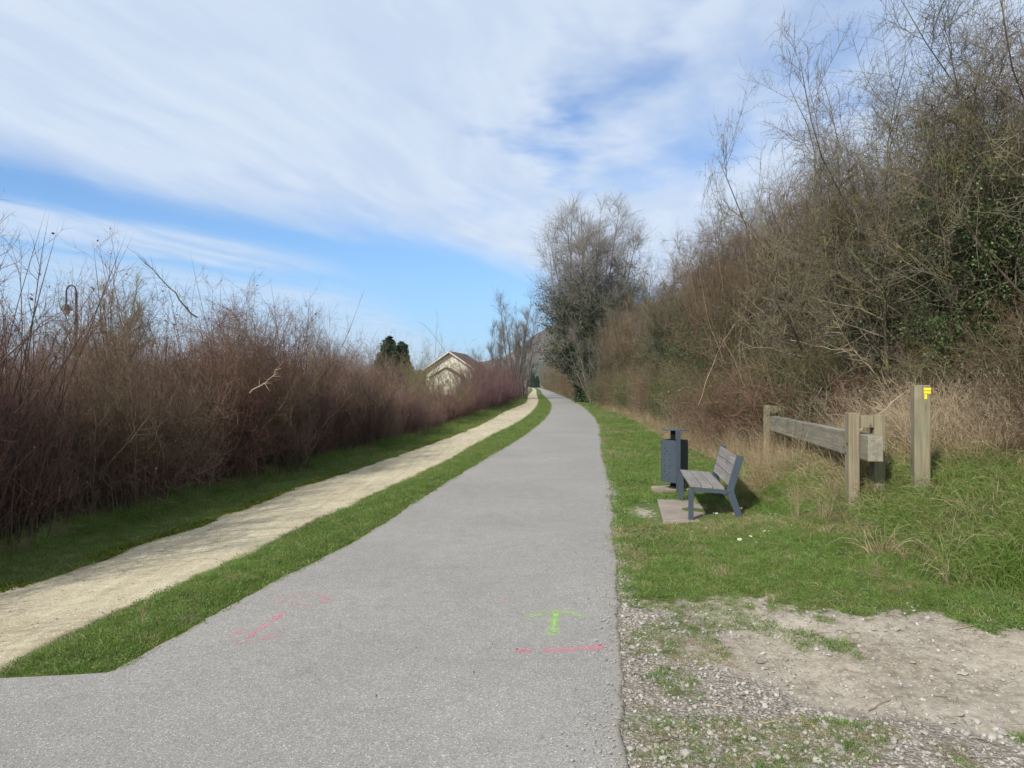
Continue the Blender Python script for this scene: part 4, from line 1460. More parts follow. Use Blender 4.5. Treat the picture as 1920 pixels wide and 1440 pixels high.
def marker():
    X, Y = 4.27, 7.25
    root = empty('marker_post', (X, Y, 0.35), R(-16))
    m = MB(); m.box((0, 0, 0.45), (0.15, 0.15, 1.80)); m.build('post_body', M_TIMBER, root, 0.008)
    my, t, b = principled('yellow_paint', 0.6, 0.3)
    p = objco(t)
    t.put(b.inputs['Base Color'], t.mix(t.smooth(t.noise(p, 60, 4, 0.7), 0.5, 0.75), (0.72, 0.62, 0.015), (0.55, 0.47, 0.03)))
    # two bars and a short upright painted on the front corner
    zf = -0.0765
    for (x0, x1, za, zb_) in ((0.012, 0.077, 1.295, 1.322), (0.012, 0.077, 1.262, 1.288), (0.018, 0.042, 1.205, 1.256)):
        m = MB(); m.box(((x0 + x1) / 2, zf - 0.0, (za + zb_) / 2), (x1 - x0, 0.003, zb_ - za)); m.build('painted_mark', my, root)
        if x1 > 0.07:
            m = MB(); m.box((0.0775, -0.055, (za + zb_) / 2), (0.003, 0.04, zb_ - za)); m.build('painted_mark', my, root)
    tag(root, 'tall square timber post with a yellow painted trail mark near its top', 'post')


marker()


# ------------------------------------------------------------------ sprayed marks on the asphalt
def spray_mat(name, col, thr):
    m, t, b = principled(name, 0.8, 0.2)
    p = worldco(t)
    t.put(b.inputs['Base Color'], t.mix(t.noise(p, 30), col, tuple(c * 0.8 for c in col)))
    at = t.new('ShaderNodeAttribute'); at.attribute_name = 'core'
    n = t.math('ADD', t.math('MULTIPLY', t.noise(p, 130, 3, 0.75), 0.65), t.math('MULTIPLY', t.noise(p, 11, 3, 0.6), 0.35))
    a = t.smooth(t.math('ADD', n, t.math('MULTIPLY', at.outputs['Fac'], 0.5)), thr - 0.06, thr + 0.14)
    t.put(b.inputs['Alpha'], t.math('MULTIPLY', a, 0.8))
    return m


M_PINK = spray_mat('faded_pink_spray', (0.80, 0.27, 0.31), 0.865)
M_PINK2 = spray_mat('pink_spray', (0.86, 0.25, 0.31), 0.85)
M_GREEN = spray_mat('green_spray', (0.42, 0.72, 0.17), 0.82)


def stroke(pts, width, mat, parent, name='stroke'):
    P = [Vector((*G(u, v), 0.0)) for u, v in pts]
    dense = []
    for i in range(len(P) - 1):
        for k in range(8): dense.append(P[i].lerp(P[i + 1], k / 8))
    dense.append(P[-1])
    o0 = dense[0].copy()
    V, Q, A = [], [], []
    cross = 5
    for i, p in enumerate(dense):
        d = (dense[min(i + 1, len(dense) - 1)] - dense[max(i - 1, 0)]).normalized()
        n = Vector((-d.y, d.x, 0))
        for j in range(cross):
            s = (j / (cross - 1)) * 2 - 1
            q = p + n * s * width * 2.1
            z = 0.006 + 0.015 * math.sin(min(1, max(0, (q.x - float(road_l(np.array([q.y]))[0])) / (float(road_r(np.array([q.y]))[0]) - float(road_l(np.array([q.y]))[0])))) * math.pi) * float(sst(q.y, 4.2, 6)) + 0.003
            V.append((q.x, q.y, z))
            A.append((1 - abs(s) ** 2.2) * 1.0 * (0.35 if i in (0, len(dense) - 1) else 1) - 0.25)
    for i in range(len(dense) - 1):
        for j in range(cross - 1):
            a = i * cross + j
            Q.append((a, a + 1, a + cross + 1, a + cross))
    me = mesh_np(name, np.array(V), quads=np.array(Q))
    at = me.attributes.new('core', 'FLOAT', 'POINT'); at.data.foreach_set('value', np.array(A, dtype=np.float32))
    o = link(name, me, mat, parent)
    return o


r1_ = empty('spray_arrow', (0, 0, 0)); tag(r1_, 'faded pink sprayed arrow on the asphalt, left side of the path', 'paint mark')
stroke([(455, 1202), (500, 1175), (538, 1146)], 0.035, M_PINK2, r1_)
stroke([(430, 1212), (478, 1203), (528, 1193)], 0.045, M_PINK, r1_)
stroke([(430, 1200), (445, 1187), (460, 1180)], 0.04, M_PINK, r1_)
stroke([(538, 1138), (560, 1136), (585, 1139), (606, 1133), (612, 1125), (600, 1118), (585, 1114)], 0.04, M_PINK, r1_)
stroke([(518, 1136), (540, 1124), (575, 1118)], 0.04, M_PINK, r1_)
stroke([(550, 1135), (562, 1136)], 0.03, M_PINK2, r1_)
r2_ = empty('spray_arrow', (0, 0, 0)); tag(r2_, 'pale green sprayed upward arrow on the asphalt near the right edge of the path', 'paint mark')
stroke([(1034, 1197), (1039, 1172), (1041, 1150)], 0.045, M_GREEN, r2_)
stroke([(978, 1161), (1010, 1156), (1040, 1148), (1070, 1151), (1100, 1162)], 0.05, spray_mat('thin_green_spray', (0.42, 0.66, 0.20), 0.85), r2_)
r3_ = empty('spray_bar', (0, 0, 0)); tag(r3_, 'bright pink sprayed ragged line on the asphalt below the green arrow', 'paint mark')
stroke([(966, 1220), (980, 1224), (996, 1220)], 0.05, M_PINK2, r3_)
stroke([(1014, 1222), (1050, 1220), (1085, 1219), (1118, 1216), (1134, 1212)], 0.06, M_PINK2, r3_)
r4_ = empty('spray_dash', (0, 0, 0)); tag(r4_, 'tiny faint pink sprayed dash on the asphalt, left of and above the green arrow', 'paint mark')
stroke([(945, 1140), (947, 1124)], 0.03, M_PINK, r4_)


# ------------------------------------------------------------------ ground cover scattered with geometry nodes
def proto_obj(name, V, T, mat, Q=None):
    me = mesh_np(name, V, T, Q)
    me.materials.append(mat)
    o = bpy.data.objects.new(name, me)
    return o


def blades(rng, n, h, wd, rad, lean=0.5, nseg=3, flop=0.6):
    a = rng.uniform(0, 6.283, n); r = rad * np.sqrt(rng.uniform(0, 1, n))
    P = np.stack([r * np.cos(a), r * np.sin(a), np.full(n, -0.01)], -1)
    D = np.stack([np.cos(a), np.sin(a), np.zeros(n)], -1) * rng.uniform(0, lean, n)[:, None] + rng.normal(0, 0.25, (n, 3)) * lean + np.array([0, 0, 1])
    pts, rad_ = grow(rng, P, D, h * rng.uniform(0.5, 1.15, n), wd, wd * 0.3, nseg, 0.12, 0, flop)
    d = norm(pts[:, -1] - pts[:, 0])
    s = norm(np.cross(d, rng.normal(0, 1, (n, 3))))[:, None, :] * (wd * 0.5)
    tw = np.linspace(1, 0.35, nseg)[None, :, None]
    Lf = pts[:, :-1] + s * tw; Rt = pts[:, :-1] - s * tw
    k = nseg
    V = np.concatenate([np.stack([Lf, Rt], 2).reshape(n, -1, 3), pts[:, -1:]], 1)
    m = 2 * k + 1
    b = (np.arange(n) * m)[:, None]
    T = []
    for i in range(k - 1):
        T.append(b + np.array([2*i, 2*i+1, 2*i+3])); T.append(b + np.array([2*i, 2*i+3, 2*i+2]))
    T.append(b + np.array([2*k-2, 2*k-1, 2*k]))
    return V.reshape(-1, 3), np.concatenate(T)


def scatter(name, pts, rotz, scl, idx, protos, label=None, tilt=0.15, flat=None):
    coll = bpy.data.collections.new(name + '_kinds')
    for i, p in enumerate(protos):
        p.name = '%s_kind_%02d' % (name, i)
        coll.objects.link(p)
    n = len(pts)
    me = bpy.data.meshes.new(name)
    me.vertices.add(n)
    me.vertices.foreach_set('co', np.asarray(pts, dtype=np.float32).ravel())
    rg_ = np.random.default_rng(n)
    rot = np.stack([rg_.normal(0, tilt, n), rg_.normal(0, tilt, n), rotz], -1).astype(np.float32)
    at = me.attributes.new('rot', 'FLOAT_VECTOR', 'POINT'); at.data.foreach_set('vector', rot.ravel())
    at = me.attributes.new('scl', 'FLOAT', 'POINT'); at.data.foreach_set('value', np.asarray(scl, dtype=np.float32))
    at = me.attributes.new('idx', 'INT', 'POINT'); at.data.foreach_set('value', np.asarray(idx, dtype=np.int32))
    o = link(name, me)
    ng = bpy.data.node_groups.new(name + '_nodes', 'GeometryNodeTree')
    ng.interface.new_socket('Geometry', in_out='INPUT', socket_type='NodeSocketGeometry')
    ng.interface.new_socket('Geometry', in_out='OUTPUT', socket_type='NodeSocketGeometry')
    gi = ng.nodes.new('NodeGroupInput'); go = ng.nodes.new('NodeGroupOutput')
    ip = ng.nodes.new('GeometryNodeInstanceOnPoints')
    ci = ng.nodes.new('GeometryNodeCollectionInfo')
    ci.inputs['Collection'].default_value = coll
    ci.inputs['Separate Children'].default_value = True
    ci.inputs['Reset Children'].default_value = True
    def attr(nm, ty):
        a = ng.nodes.new('GeometryNodeInputNamedAttribute'); a.data_type = ty
        a.inputs['Name'].default_value = nm
        return next(s for s in a.outputs if s.enabled and s.name == 'Attribute')
    ng.links.new(gi.outputs[0], ip.inputs['Points'])
    ng.links.new(ci.outputs[0], ip.inputs['Instance'])
    ip.inputs['Pick Instance'].default_value = True
    ng.links.new(attr('idx', 'INT'), ip.inputs['Instance Index'])
    ng.links.new(attr('rot', 'FLOAT_VECTOR'), ip.inputs['Rotation'])
    ng.links.new(attr('scl', 'FLOAT'), ip.inputs['Scale'])
    ng.links.new(ip.outputs[0], go.inputs[0])
    md = o.modifiers.new('scatter', 'NODES'); md.node_group = ng
    return tag(o, label, kind='stuff')


gr_ = np.random.default_rng(31)
short = [proto_obj('g', *blades(gr_, 26, 0.055, 0.0042, 0.055, 0.9, 2, 0.5), M_GRASS) for _ in range(4)]
short += [proto_obj('g', *blades(gr_, 22, 0.07, 0.0045, 0.05, 0.8, 3, 0.7), M_GRASS2) for _ in range(3)]


def clover(rng, n=34, rad=0.07):
    a = rng.uniform(0, 6.283, n); r = rad * np.sqrt(rng.uniform(0, 1, n))
    P = np.stack([r * np.cos(a), r * np.sin(a), rng.uniform(0.01, 0.04, n)], -1)
    return leaves(rng, P, 0.014, up=2.0, aspect=0.9)


short += [proto_obj('g', *clover(gr_), M_CLOVER) for _ in range(2)]
short += [proto_obj('g', *blades(gr_, 12, 0.09, 0.0035, 0.06, 1.2, 3, 0.8), M_DRY)]
NS = len(short)


def cover(n, xf, y0, y1, ypow=1.0):
    """random ground points with density falling off with distance"""
    t = gr_.uniform(0, 1, n)
    y = y0 * (y1 / y0) ** (t ** ypow)
    a, b = xf(y)
    x = a + (b - a) * gr_.uniform(0, 1, n)
    return x, y


P_, R_, S_, I_ = [], [], [], []
def put(x, y, s, idx, keep=None):
    z = gh(x, y)
    if keep is not None:
        x, y, z, s, idx = x[keep], y[keep], z[keep], s[keep], idx[keep]
    P_.append(np.stack([x, y, z], -1)); R_.append(gr_.uniform(0, 6.283, len(x))); S_.append(s); I_.append(idx)


def kinds(n, w_):
    w_ = np.array(w_, float); return gr_.choice(len(w_), n, p=w_ / w_.sum())


wmix = [4, 4, 4, 4, 2, 2, 2, .6, .6, 1.6]
# median
x, y = cover(30000, lambda y: (sand_r(y) - 0.03, road_l(y) + 0.02), 4.1, 120)
keep = (y > 4.08 + 0.08 * np.sin(x * 9) * np.sin(x * 23))
put(x, y, gr_.uniform(0.6, 1.2, len(x)) * (0.85 + 0.03 * np.minimum(y, 40)), kinds(len(x), wmix), keep)
# left verge
x, y = cover(26000, lambda y: (sand_l(y) - 1.5, sand_l(y) + 0.04), 3.6, 120)
put(x, y, gr_.uniform(0.6, 1.25, len(x)) * (0.85 + 0.03 * np.minimum(y, 40)), kinds(len(x), [4, 4, 4, 4, 1, 1, 1, 0, 0, 1.5]))
# right verge
x, y = cover(95000, lambda y: (road_r(y) - 0.04, np.minimum(road_r(y) + 3.9, 6.9)), 2.6, 80, 0.9)
gz, dz_ = gravel_zone(x, y)
nn = vnoise(x, y, 1.6, 12) * 0.6 + vnoise(x, y, 4.5, 13) * 0.4
drr = x - road_r(y)
pc = np.exp(-(((drr - 0.42) / 0.42) ** 2 + ((y - 4.75) / 0.55) ** 2)) * 0.25
pc = np.maximum(pc, np.exp(-(((x - 1.15) / 0.55) ** 2 + ((y - 3.35) / 0.28) ** 2)) * 0.26)
pc = np.maximum(pc, np.exp(-(((x - 0.95) / 0.22) ** 2 + ((y - 3.9) / 0.4) ** 2)) * 0.22)
patch = gr_.uniform(0, 1, len(x)) < sst(nn + pc + 0.05 * (drr < 1.0) - 0.25 * (drr > 1.5) * (y > 3.7), 0.56, 0.68) * 0.8
inz = dz_ > 0.35
slabm = (np.abs(x - 2.3) < 0.62) & (np.abs(y - 9.2) < 0.78) & (x < 2.62)
worn = np.exp(-(((x - 1.72) / 0.26) ** 2 + ((y - 9.3) / 0.65) ** 2)) > gr_.uniform(0.1, 1, len(x))
edge_thin = (x - road_r(y)) < gr_.uniform(-0.05, 0.16, len(x)) * (vnoise(y, y * 0, 2, 21) + 0.1)
keep = ((~inz & (dz_ < gr_.uniform(0.0, 0.6, len(x)))) | (inz & patch)) & ~slabm & ~worn & ~edge_thin
ss = gr_.uniform(0.6, 1.3, len(x)) * (0.85 + 0.03 * np.minimum(y, 40))
ss = np.where(inz, ss * 0.6, ss)
lush = np.clip(vnoise(x, y, 0.9, 30) * 1.4 - 0.3, 0, 1)
straw = (vnoise(x, y, 0.8, 33) * 0.6 + vnoise(x, y, 3.1, 34) * 0.4 > 0.6) & (gr_.uniform(0, 1, len(x)) < 0.35)
ii = np.where(gr_.uniform(0, 1, len(x)) < lush * 0.6, kinds(len(x), [1, 1, 1, 1, 3, 3, 3, 1, 1, .5]), kinds(len(x), wmix))
ii = np.where(straw, 9, ii)
put(x, y, ss * (0.75 + 0.6 * lush), ii, keep)
scatter('grass', np.concatenate(P_), np.concatenate(R_), np.concatenate(S_), np.concatenate(I_), short, 'short green grass on the verges and the strip between the paths')

# moss along the sandy path
x, y = cover(2600, lambda y: (sand_l(y) - 0.14, sand_l(y) + 0.05), 4.2, 30)
k = vnoise(x * 0, y, 1.5, 4) > 0.4
mossp = [proto_obj('m', *leaves(gr_, np.stack([gr_.normal(0, .02, 40), gr_.normal(0, .02, 40), gr_.uniform(0, .01, 40)], -1), 0.012, 1.5, 0.9), M_MOSS)]
scatter('moss', np.stack([x, y, gh(x, y) + 0.006], -1)[k], gr_.uniform(0, 6, k.sum()), gr_.uniform(0.7, 1.6, k.sum()), np.zeros(k.sum(), int), mossp, 'yellow-green moss along the edge of the sandy path')

# tall rough grass
tall = [proto_obj('t', *blades(gr_, 60, 0.42, 0.0055, 0.10, 0.75, 5, 0.75), M_GRASS) for _ in range(3)]
tall[2] = proto_obj('t', *blades(gr_, 70, 0.45, 0.006, 0.10, 0.8, 5, 0.8), M_GRASS2)
tall += [proto_obj('t', *blades(gr_, 50, 0.48, 0.005, 0.10, 0.7, 5, 0.75), M_DRY) for _ in range(3)]
tall += [proto_obj('t', *blades(gr_, 30, 0.8, 0.0045, 0.08, 0.35, 4, 0.15), M_DRY) for _ in range(2)]
tall += [proto_obj('t', *blades(gr_, 40, 0.22, 0.005, 0.09, 0.8, 4, 0.6), M_GRASS2) for _ in range(2)]
P_, R_, S_, I_ = [], [], [], []
# bank to the right, mixed green and straw
n = 4600
x = gr_.uniform(2.9, 7.6, n); y = gr_.uniform(4.6, 10.5, n)
edge = 5.3 + 0.5 * np.maximum(4.6 - x, 0) * 1.1 - 0.25 * np.maximum(x - 4.2, 0)
k = (y > edge + gr_.uniform(0, .4, n)) & (x < 1.0 * y)
hgt = sst(x + (y - 7) * 0.15, 3.0, 4.6)
k &= gr_.uniform(0, 1, n) < hgt * 0.95 + 0.02
typ = np.where(vnoise(x, y, 1.1, 40) * 0.6 + gr_.uniform(0, 1, n) * 0.4 + (y - 7) * 0.07 < 0.62, kinds(n, [3, 3, 3, .6, .6, .6, 0, 0, 1.5, 1.5]), kinds(n, [1, 1, 1, 2.6, 2.6, 2.6, .5, .5, 0, 0]))
put(x, y, gr_.uniform(0.55, 1.35, n) * (0.5 + 0.5 * hgt), typ, k)
n = 1500
x = gr_.uniform(3.3, 6.6, n); y = gr_.uniform(5.0, 7.9, n)
k = (y > 5.25 + 0.3 * np.maximum(4.6 - x, 0) * 1.1 - 0.25 * np.maximum(x - 4.2, 0)) & (x < 0.95 * y) & (gr_.uniform(0, 1, n) < sst(x, 3.2, 4.4)) & (vnoise(x, y, 1.5, 81) > 0.35)
put(x, y, gr_.uniform(0.75, 1.15, n), kinds(n, [3, 3, 4, .8, .8, .8, 0, 0, 1, 1]), k)
# straw skirt along the right hedge
n = 4200
t = gr_.uniform(0, 1, n); y = 7.5 * (110 / 7.5) ** (t ** 0.9)
x = hedge_r(y) + gr_.uniform(-1.55, 0.5, n)
x = np.where(y < 13, hedge_r(y) + gr_.uniform(-1.5, 0.4, n), x)
put(x, y, gr_.uniform(0.45, 1.1, n), kinds(n, [.3, .3, .3, 3, 3, 3, 2.6, 2.6, 0, 0]), (x > road_r(y) + 1.0))
n = 900
t = gr_.uniform(0, 1, n); y = 5.2 * (40 / 5.2) ** t
x = road_r(y) + gr_.uniform(0.25, 3.2, n)
keep_ = (vnoise(x, y, 1.4, 71) > 0.5) & (gravel_zone(x, y)[1] < 0.1) & ~((np.abs(x - 2.3) < 0.7) & (np.abs(y - 9.2) < 0.9))
put(x, y, gr_.uniform(0.25, 0.6, n), kinds(n, [1, 1, 1, .25, .25, .25, 0, 0, 4, 4]), keep_)
n = 600
t = gr_.uniform(0, 1, n); y = 4.3 * (40 / 4.3) ** t
f_ = gr_.uniform(0.1, 0.9, n); x = sand_r(y) * (1 - f_) + road_l(y) * f_
put(x, y, gr_.uniform(0.2, 0.42, n), kinds(n, [1, 1, 1, .2, .2, .2, 0, 0, 3, 3]))
# around the barrier and posts
n = 260
t = gr_.uniform(0, 1, n)
x = 3.7 + t * 1.3 + gr_.normal(0.1, 0.3, n); y = 7.3 + t * 6.0 + gr_.normal(0, 0.2, n)
put(x, y, gr_.uniform(0.4, 0.75, n), kinds(n, [1.5, 1.5, 1.5, 1.5, 1.5, 1.5, .3, .3, 2, 2]))
# foot of the left hedge: dark tussocks
n = 1600
t = gr_.uniform(0, 1, n); y = 3.6 * (60 / 3.6) ** t
x = sand_l(y) - 0.85 - np.abs(gr_.normal(0, 0.35, n))
put(x, y, gr_.uniform(0.35, 0.75, n), kinds(n, [4, 4, 4, .7, .7, .7, .1, .1, 2, 2]))
scatter('tall_grass', np.concatenate(P_), np.concatenate(R_), np.concatenate(S_), np.concatenate(I_), tall, 'tall rough green and straw grass below the hedges and round the barrier')


# dry stalk thicket at the right, before the hedge
def thicket(seed):
    rng = np.random.default_rng(seed)
    root = empty('dead_cane_clump')
    n = 60
    a = rng.uniform(0, 6.283, n); r = 0.35 * np.sqrt(rng.uniform(0, 1, n))
    P = np.stack([r * np.cos(a), r * np.sin(a), np.full(n, -.05)], -1)
    D = rng.normal(0, 0.28, (n, 3)) + np.array([0, 0, 1])
    st = grow(rng, P, D, rng.uniform(0.8, 1.8, n), 0.005, 0.0018, 5, 0.09, 0, 0.2)
    P, D, r_, t = spawn(rng, st, 8, 0.25, 1, 25, 60)
    b = grow(rng, P, D, rng.uniform(0.1, 0.45, len(P)), 0.0024, 0.001, 2, 0.2)
    link('canes', tube_mesh('canes', [st]), M_CANE if seed % 2 else M_BROWN, root)
    link('side_twigs', tube_mesh('side_twigs', [b]), M_CANE, root)
    return root


protoC = [thicket(801), thicket(802), thicket(803)]
for i in range(64):
    if i < 34:
        y = rg.uniform(7.6, 10.5); x = rg.uniform(5.0, 6.8)
        if x < 5.2 and y > 9: x += 0.6
        zn = 'behind the timber marker post at the right edge'
        s = rg.uniform(0.55, 0.85)
    else:
        y = 10.5 * (60 / 10.5) ** rg.uniform(0, 1); x = float(hedge_r(y)) - rg.uniform(0.2, 0.7)
        zn = 'below the right hedge beyond the bench'
        s = rg.uniform(0.5, 0.9)
    place(protoC, int(rg.integers(0, 3)), x, y, rg.uniform(0, 6.28), s, 'pale dead canes ' + ('right of' if x / y > 0.6 else 'left of') + ' the marker post, ' + landmark(y, 1) if i < 34 else 'pale dead canes below right hedge, ' + landmark(y, 1), 'dead canes', 'clumps of dead canes along the right hedge')

shoot('bramble_cane', 1560, 850, 9.0, 1690, 720, M_CANE, 'straight pale stick leaning right above the end of the timber barrier', 0.0)
shoot('bramble_cane', 1640, 700, 9.0, 1540, 600, M_CANE, 'pale cane slanting up left behind the barrier', -0.1)
shoot('bramble_cane', 1310, 760, 17.0, 1380, 600, M_CANE, 'pale bowed branch in the right hedge above the bench', 0.25)
shoot('bramble_cane', 1480, 640, 11.0, 1640, 690, M_CANE, 'pale branch falling to the right in the hedge above the barrier', 0.1)


# ------------------------------------------------------------------ stones
def stone_mesh(rng):
    import bmesh
    bm = bmesh.new(); bmesh.ops.create_icosphere(bm, subdivisions=1, radius=1.0)
    sc = rng.uniform(0.55, 1.2, 3) * np.array([1, 1, 0.6])
    for v in bm.verts:
        v.co = Vector([c * s * rng.uniform(0.8, 1.15) for c, s in zip(v.co, sc)])
    me = bpy.data.meshes.new('stone'); bm.to_mesh(me); bm.free()
    return me


def stone_mat(name, a, b2):
    m, t, b = principled(name, 0.9, 0.15)
    rnd = t.new('ShaderNodeObjectInfo').outputs['Random']
    t.put(b.inputs['Base Color'], t.mix(t.math('ADD', t.math('MULTIPLY', rnd, 0.8), t.math('MULTIPLY', t.noise(objco(t), 2, 3), 0.3), clamp=True), a, b2))
    return m


M_STONE = stone_mat('crushed_limestone', (0.17, 0.152, 0.128), (0.43, 0.40, 0.355))
stones = []
for i in range(8):
    me = stone_mesh(gr_); me.materials.append(M_STONE)
    stones.append(bpy.data.objects.new('s', me))
n = 26000
y = gr_.uniform(2.5, 5.4, n); x = road_r(y) + gr_.uniform(-0.02, 3.8, n)
gz, dz_ = gravel_zone(x, y)
cl = np.clip(vnoise(x, y, 2.6, 61) * 0.7 + vnoise(x, y, 9, 62) * 0.6 - 0.15, 0, 1)
k = (gr_.uniform(0, 1, n) < gz * cl * 0.85 + dz_ * 0.22 - 0.02) & (dz_ > 0.1)
n2_ = 4000
y2 = 5.0 * (22 / 5.0) ** gr_.uniform(0, 1, n2_); x2 = road_r(y2) + np.abs(gr_.normal(0, 0.07, n2_)) + 0.02
X_ = np.concatenate([x[k], x2]); Y_ = np.concatenate([y[k], y2])
sz = np.concatenate([np.exp(gr_.normal(math.log(0.0065), 0.5, k.sum())), np.exp(gr_.normal(math.log(0.007), 0.35, n2_))])
sz = np.clip(sz, 0.003, 0.032)
scatter('gravel', np.stack([X_, Y_, gh(X_, Y_) + sz * 0.25 + 0.001], -1), gr_.uniform(0, 6.28, len(X_)), sz, gr_.integers(0, 8, len(X_)), stones, 'grey crushed stones beside the asphalt and on the bare ground', 0.3)
# loose grit on the paths
grit = []
for i in range(3):
    me = stone_mesh(gr_); me.materials.append(M_STONE); grit.append(bpy.data.objects.new('s', me))
n = 2200
y = 3.0 * (14 / 3.0) ** gr_.uniform(0, 1, n)
x = np.where(gr_.uniform(0, 1, n) < 0.45, road_r(y) - np.abs(gr_.normal(0, 0.12, n)), sand_l(y) + (sand_r(y) - sand_l(y)) * gr_.uniform(0.02, 0.98, n))
k = (y > 4.15) | (x > -1)
scatter('grit', np.stack([x, y, np.full(n, 0.016)], -1)[k], gr_.uniform(0, 6.28, k.sum()), np.clip(np.exp(gr_.normal(math.log(0.004), 0.4, k.sum())), 0.002, 0.01), gr_.integers(0, 3, k.sum()), grit, 'fine grit lying on the sandy path and the asphalt edge')

flk = [proto_obj('f', *leaves(gr_, gr_.normal(0, .002, (2, 3)), 0.02, 1.0, 0.6), M_DEADLEAF) for _ in range(3)]
n = 170
y = 3.2 * (20 / 2.9) ** gr_.uniform(0, 1, n)
x = np.where(gr_.uniform(0, 1, n) < 0.5, road_r(y) - np.abs(gr_.normal(0, 0.5, n)), road_l(y) + gr_.uniform(0, 2.6, n))
scatter('leaf_flakes', np.stack([x, y, np.full(n, .026)], -1), gr_.uniform(0, 6, n), np.clip(np.exp(gr_.normal(math.log(.33), .4, n)), .15, .8), gr_.integers(0, 3, n), flk, 'dead leaf flakes and bark bits lying on the asphalt', 0.1)

# larger stones one can pick out
for i, (u, v, s, lb) in enumerate(((1430, 1325, .035, 'flat pale stone in the gravel near the bottom right corner'), (1880, 1370, .03, 'whitish flat stone at the right edge of the gravel'),
                                   (1830, 1345, .035, 'grey flat stone left of the whitish one at the right edge'), (1732, 1375, .034, 'pale oval stone in the gravel, bottom right'),
                                   (1748, 1398, .03, 'pale stone just below the oval one in the gravel'), (1805, 1255, .036, 'brown-grey stone on the beige earth at the right'),
                                   (1360, 1345, .03, 'angular grey stone beside the grass patch at the bottom'), (1535, 1395, .028, 'rounded stone in the bottom grass patch'),
                                   (1270, 1168, .03, 'long pale stone at the edge of the worn ground below the bench'), (1208, 1185, .022, 'small white stone on the gravel beside the asphalt'))):
    X, Y = G(u, v)
    me = stone_mesh(np.random.default_rng(900 + i)); o = link('stone', me, M_STONE)
    o.location = (X, Y, float(gh(X, Y)) + 0.008); o.scale = (s, s * .75, s * .55); o.rotation_euler = (0, 0, i * 1.3)
    tag(o, lb, 'stone', 'larger stones on the gravel')

# fallen twigs
M_TW = twig_mat('fallen_twig_bark', [(0.1, (0.10, 0.07, 0.05)), (0.9, (0.28, 0.21, 0.15))])
for i, (u0, v0, u1, v1, lb) in enumerate(((1560, 1215, 1620, 1208, 'thin stick lying flat in the middle of the beige earth'), (1628, 1316, 1672, 1293, 'curved dark twig on the gravel right of centre'),
                                          (1235, 1390, 1275, 1377, 'reddish twig in the lowest grass patch next to the asphalt'), (1335, 1320, 1375, 1326, 'pale straw-coloured twig on the gravel patch'),
                                          (1430, 1356, 1475, 1350, 'pale twig lying across the lower grass patch'), (1750, 1291, 1785, 1300, 'short dark twig at the right of the beige earth'),
                                          (1790, 1190, 1885, 1174, 'long pale straw lying where the grass bank meets the earth'), (1490, 1195, 1555, 1190, 'short brown stick left of the middle of the beige earth'),
                                          (1290, 1172, 1330, 1178, 'small brown twig at the grass edge below the bench'), (1830, 1385, 1880, 1402, 'dark red twig at the bottom right corner'))):
    a = np.array([*G(u0, v0), 0.0]); b = np.array([*G(u1, v1), 0.0])
    a[2] = float(gh(a[0], a[1])) + .008; b[2] = float(gh(b[0], b[1])) + .01
    rr = np.random.default_rng(950 + i)
    pts = np.stack([a + (b - a) * q for q in np.linspace(0, 1, 6)]) ; pts[1:-1] += rr.normal(0, .006, (4, 3)) * np.array([1, 1, .3])
    V, Q, T = tubes([((pts - a)[None], np.linspace(.0035, .0015, 6)[None])], 5)
    o = link('fallen_twig', mesh_np('fallen_twig', V, T, Q), M_CANE if 'pale' in lb else M_TW)
    o.location = tuple(a); tag(o, lb, 'twig', 'twigs fallen on the bare ground')
# litter of tiny twigs
P_l = []
lit = []
for i in range(4):
    P = np.zeros((5, 3)); D = gr_.normal(0, 1, (5, 3)); D[:, 2] *= 0.1; P[:, :2] = gr_.normal(0, .04, (5, 2))
    c_ = grow(gr_, P, D, gr_.uniform(.03, .1, 5), .0014, .0007, 3, .15)
    c_[0][..., 2] = np.abs(c_[0][..., 2]) * 0.3 + .003
    V, Q, T = tubes([c_]); lit.append(proto_obj('l', V, T, M_TW, Q))
n = 700
y = gr_.uniform(2.6, 6.0, n); x = road_r(y) + gr_.uniform(-.4, 4, n)
scatter('twig_litter', np.stack([x, y, gh(x, y) + .012], -1), gr_.uniform(0, 6, n), gr_.uniform(.5, 1.1, n), gr_.integers(0, 4, n), lit, 'tiny broken twigs strewn on the bare ground', 0.02)

# ------------------------------------------------------------------ daisies
mw_, t_, b_ = principled('daisy_petal', 0.6, 0.2)
t_.put(b_.inputs['Base Color'], t_.mix(t_.noise(objco(t_), 40), (0.72, 0.72, 0.70), (0.82, 0.82, 0.80)))
myc, t_, b_ = principled('daisy_disc', 0.7, 0.2)
t_.put(b_.inputs['Base Color'], t_.mix(t_.noise(objco(t_), 40), (0.65, 0.45, 0.03), (0.75, 0.55, 0.05)))


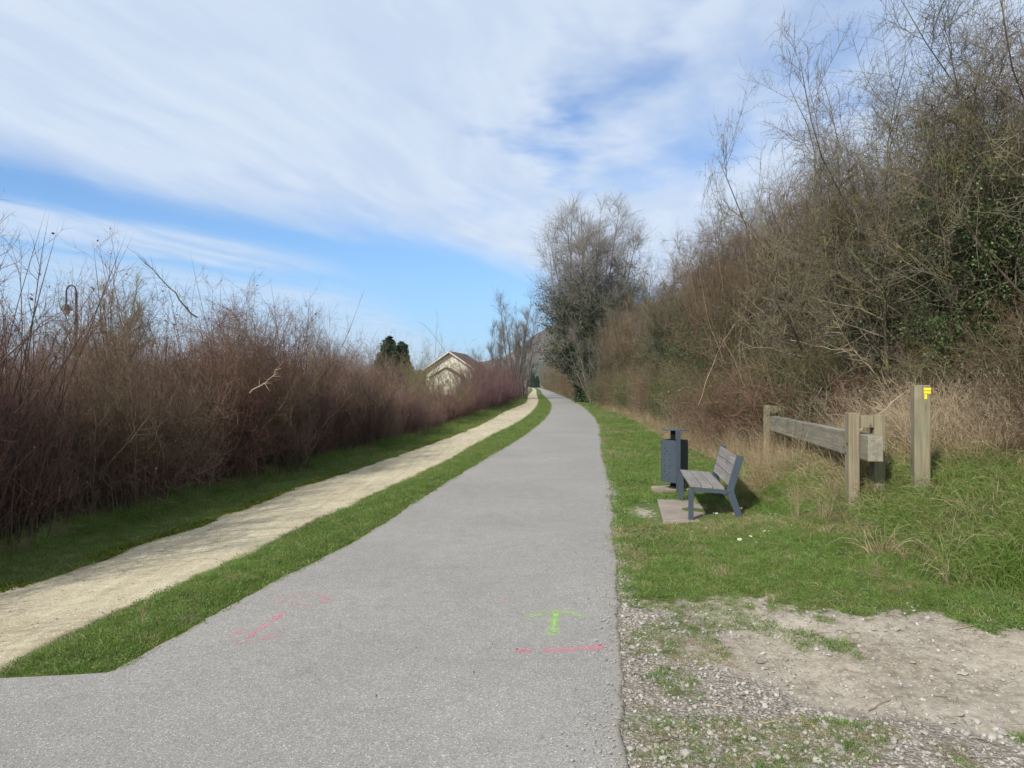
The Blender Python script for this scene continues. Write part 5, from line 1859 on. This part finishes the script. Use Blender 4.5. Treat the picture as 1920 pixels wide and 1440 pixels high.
def petals_mesh(n=14, r0=0.004, r1=0.013):
    V, T = [], []
    for i in range(n):
        a = 2 * math.pi * i / n; w_ = 0.16
        b = len(V)
        for (r, da, z) in ((r0, 0, 0), (r1 * .7, -w_, .001), (r1, 0, .0022), (r1 * .7, w_, .001)):
            V.append((r * math.cos(a + da), r * math.sin(a + da), z))
        T += [(b, b + 1, b + 2), (b, b + 2, b + 3)]
    return np.array(V), np.array(T)


pv, pt = petals_mesh()
dz0 = empty('daisy')
pm = link('petals', mesh_np('petals', pv + np.array([0, 0, .06]), pt), mw_, dz0)
m = MB(); m.tube([(0, 0, .058), (0, 0, .0615), (0, 0, .0625)], [.003, .0034, .0015], 8); m.build('disc', myc, dz0)
m = MB(); m.tube([(0, 0, -.01), (0, 0, .059)], .0009, 5); m.build('stem', M_CLOVER, dz0)
dl = [(1388, 1010, 'leftmost and largest daisy of the white cluster on the grass right of the bench'), (1402, 1004, 'daisy second from left in the white cluster'), (1411, 1013, 'lowest daisy in the middle of the white cluster'),
      (1424, 1008, 'daisy right of the middle of the white cluster'), (1430, 1006, 'daisy touching its neighbour in the white cluster'), (1440, 1004, 'rightmost daisy of the white cluster'),
      (1346, 967, 'single daisy on the grass between the bench front leg and rear leg'), (1386, 961, 'daisy right at the rear leg of the bench'), (1377, 965, 'small daisy just left of the bench rear leg')]
for i, (u, v, lb) in enumerate(dl):
    X, Y = G(u, v, 0.16 if i < 6 else 0.12)
    loc = (X, Y, float(gh(X, Y)) + 0.015)
    s = 1.9 if i == 0 else 1.5
    if i == 0:
        o = dz0; o.location = loc; o.scale = (s,) * 3
    else:
        o = dup(dz0, loc, i, s)
    o.rotation_euler = (0.35, -0.2, i)
    tag(o, lb, 'flower', 'daisies in the grass by the bench')
dp = [proto_obj('d', pv + np.array([0, 0, .05]), pt, mw_)]
n = 260
x = gr_.uniform(1.9, 5.0, n); y = gr_.uniform(6.2, 11.5, n)
k = vnoise(x, y, 1.3, 55) > 0.45
scatter('small_daisies', np.stack([x, y, gh(x, y) + .0], -1)[k], gr_.uniform(0, 6, k.sum()), gr_.uniform(.35, .8, k.sum()), np.zeros(k.sum(), int), dp, 'tiny white daisies dotted over the grass', 0.4)
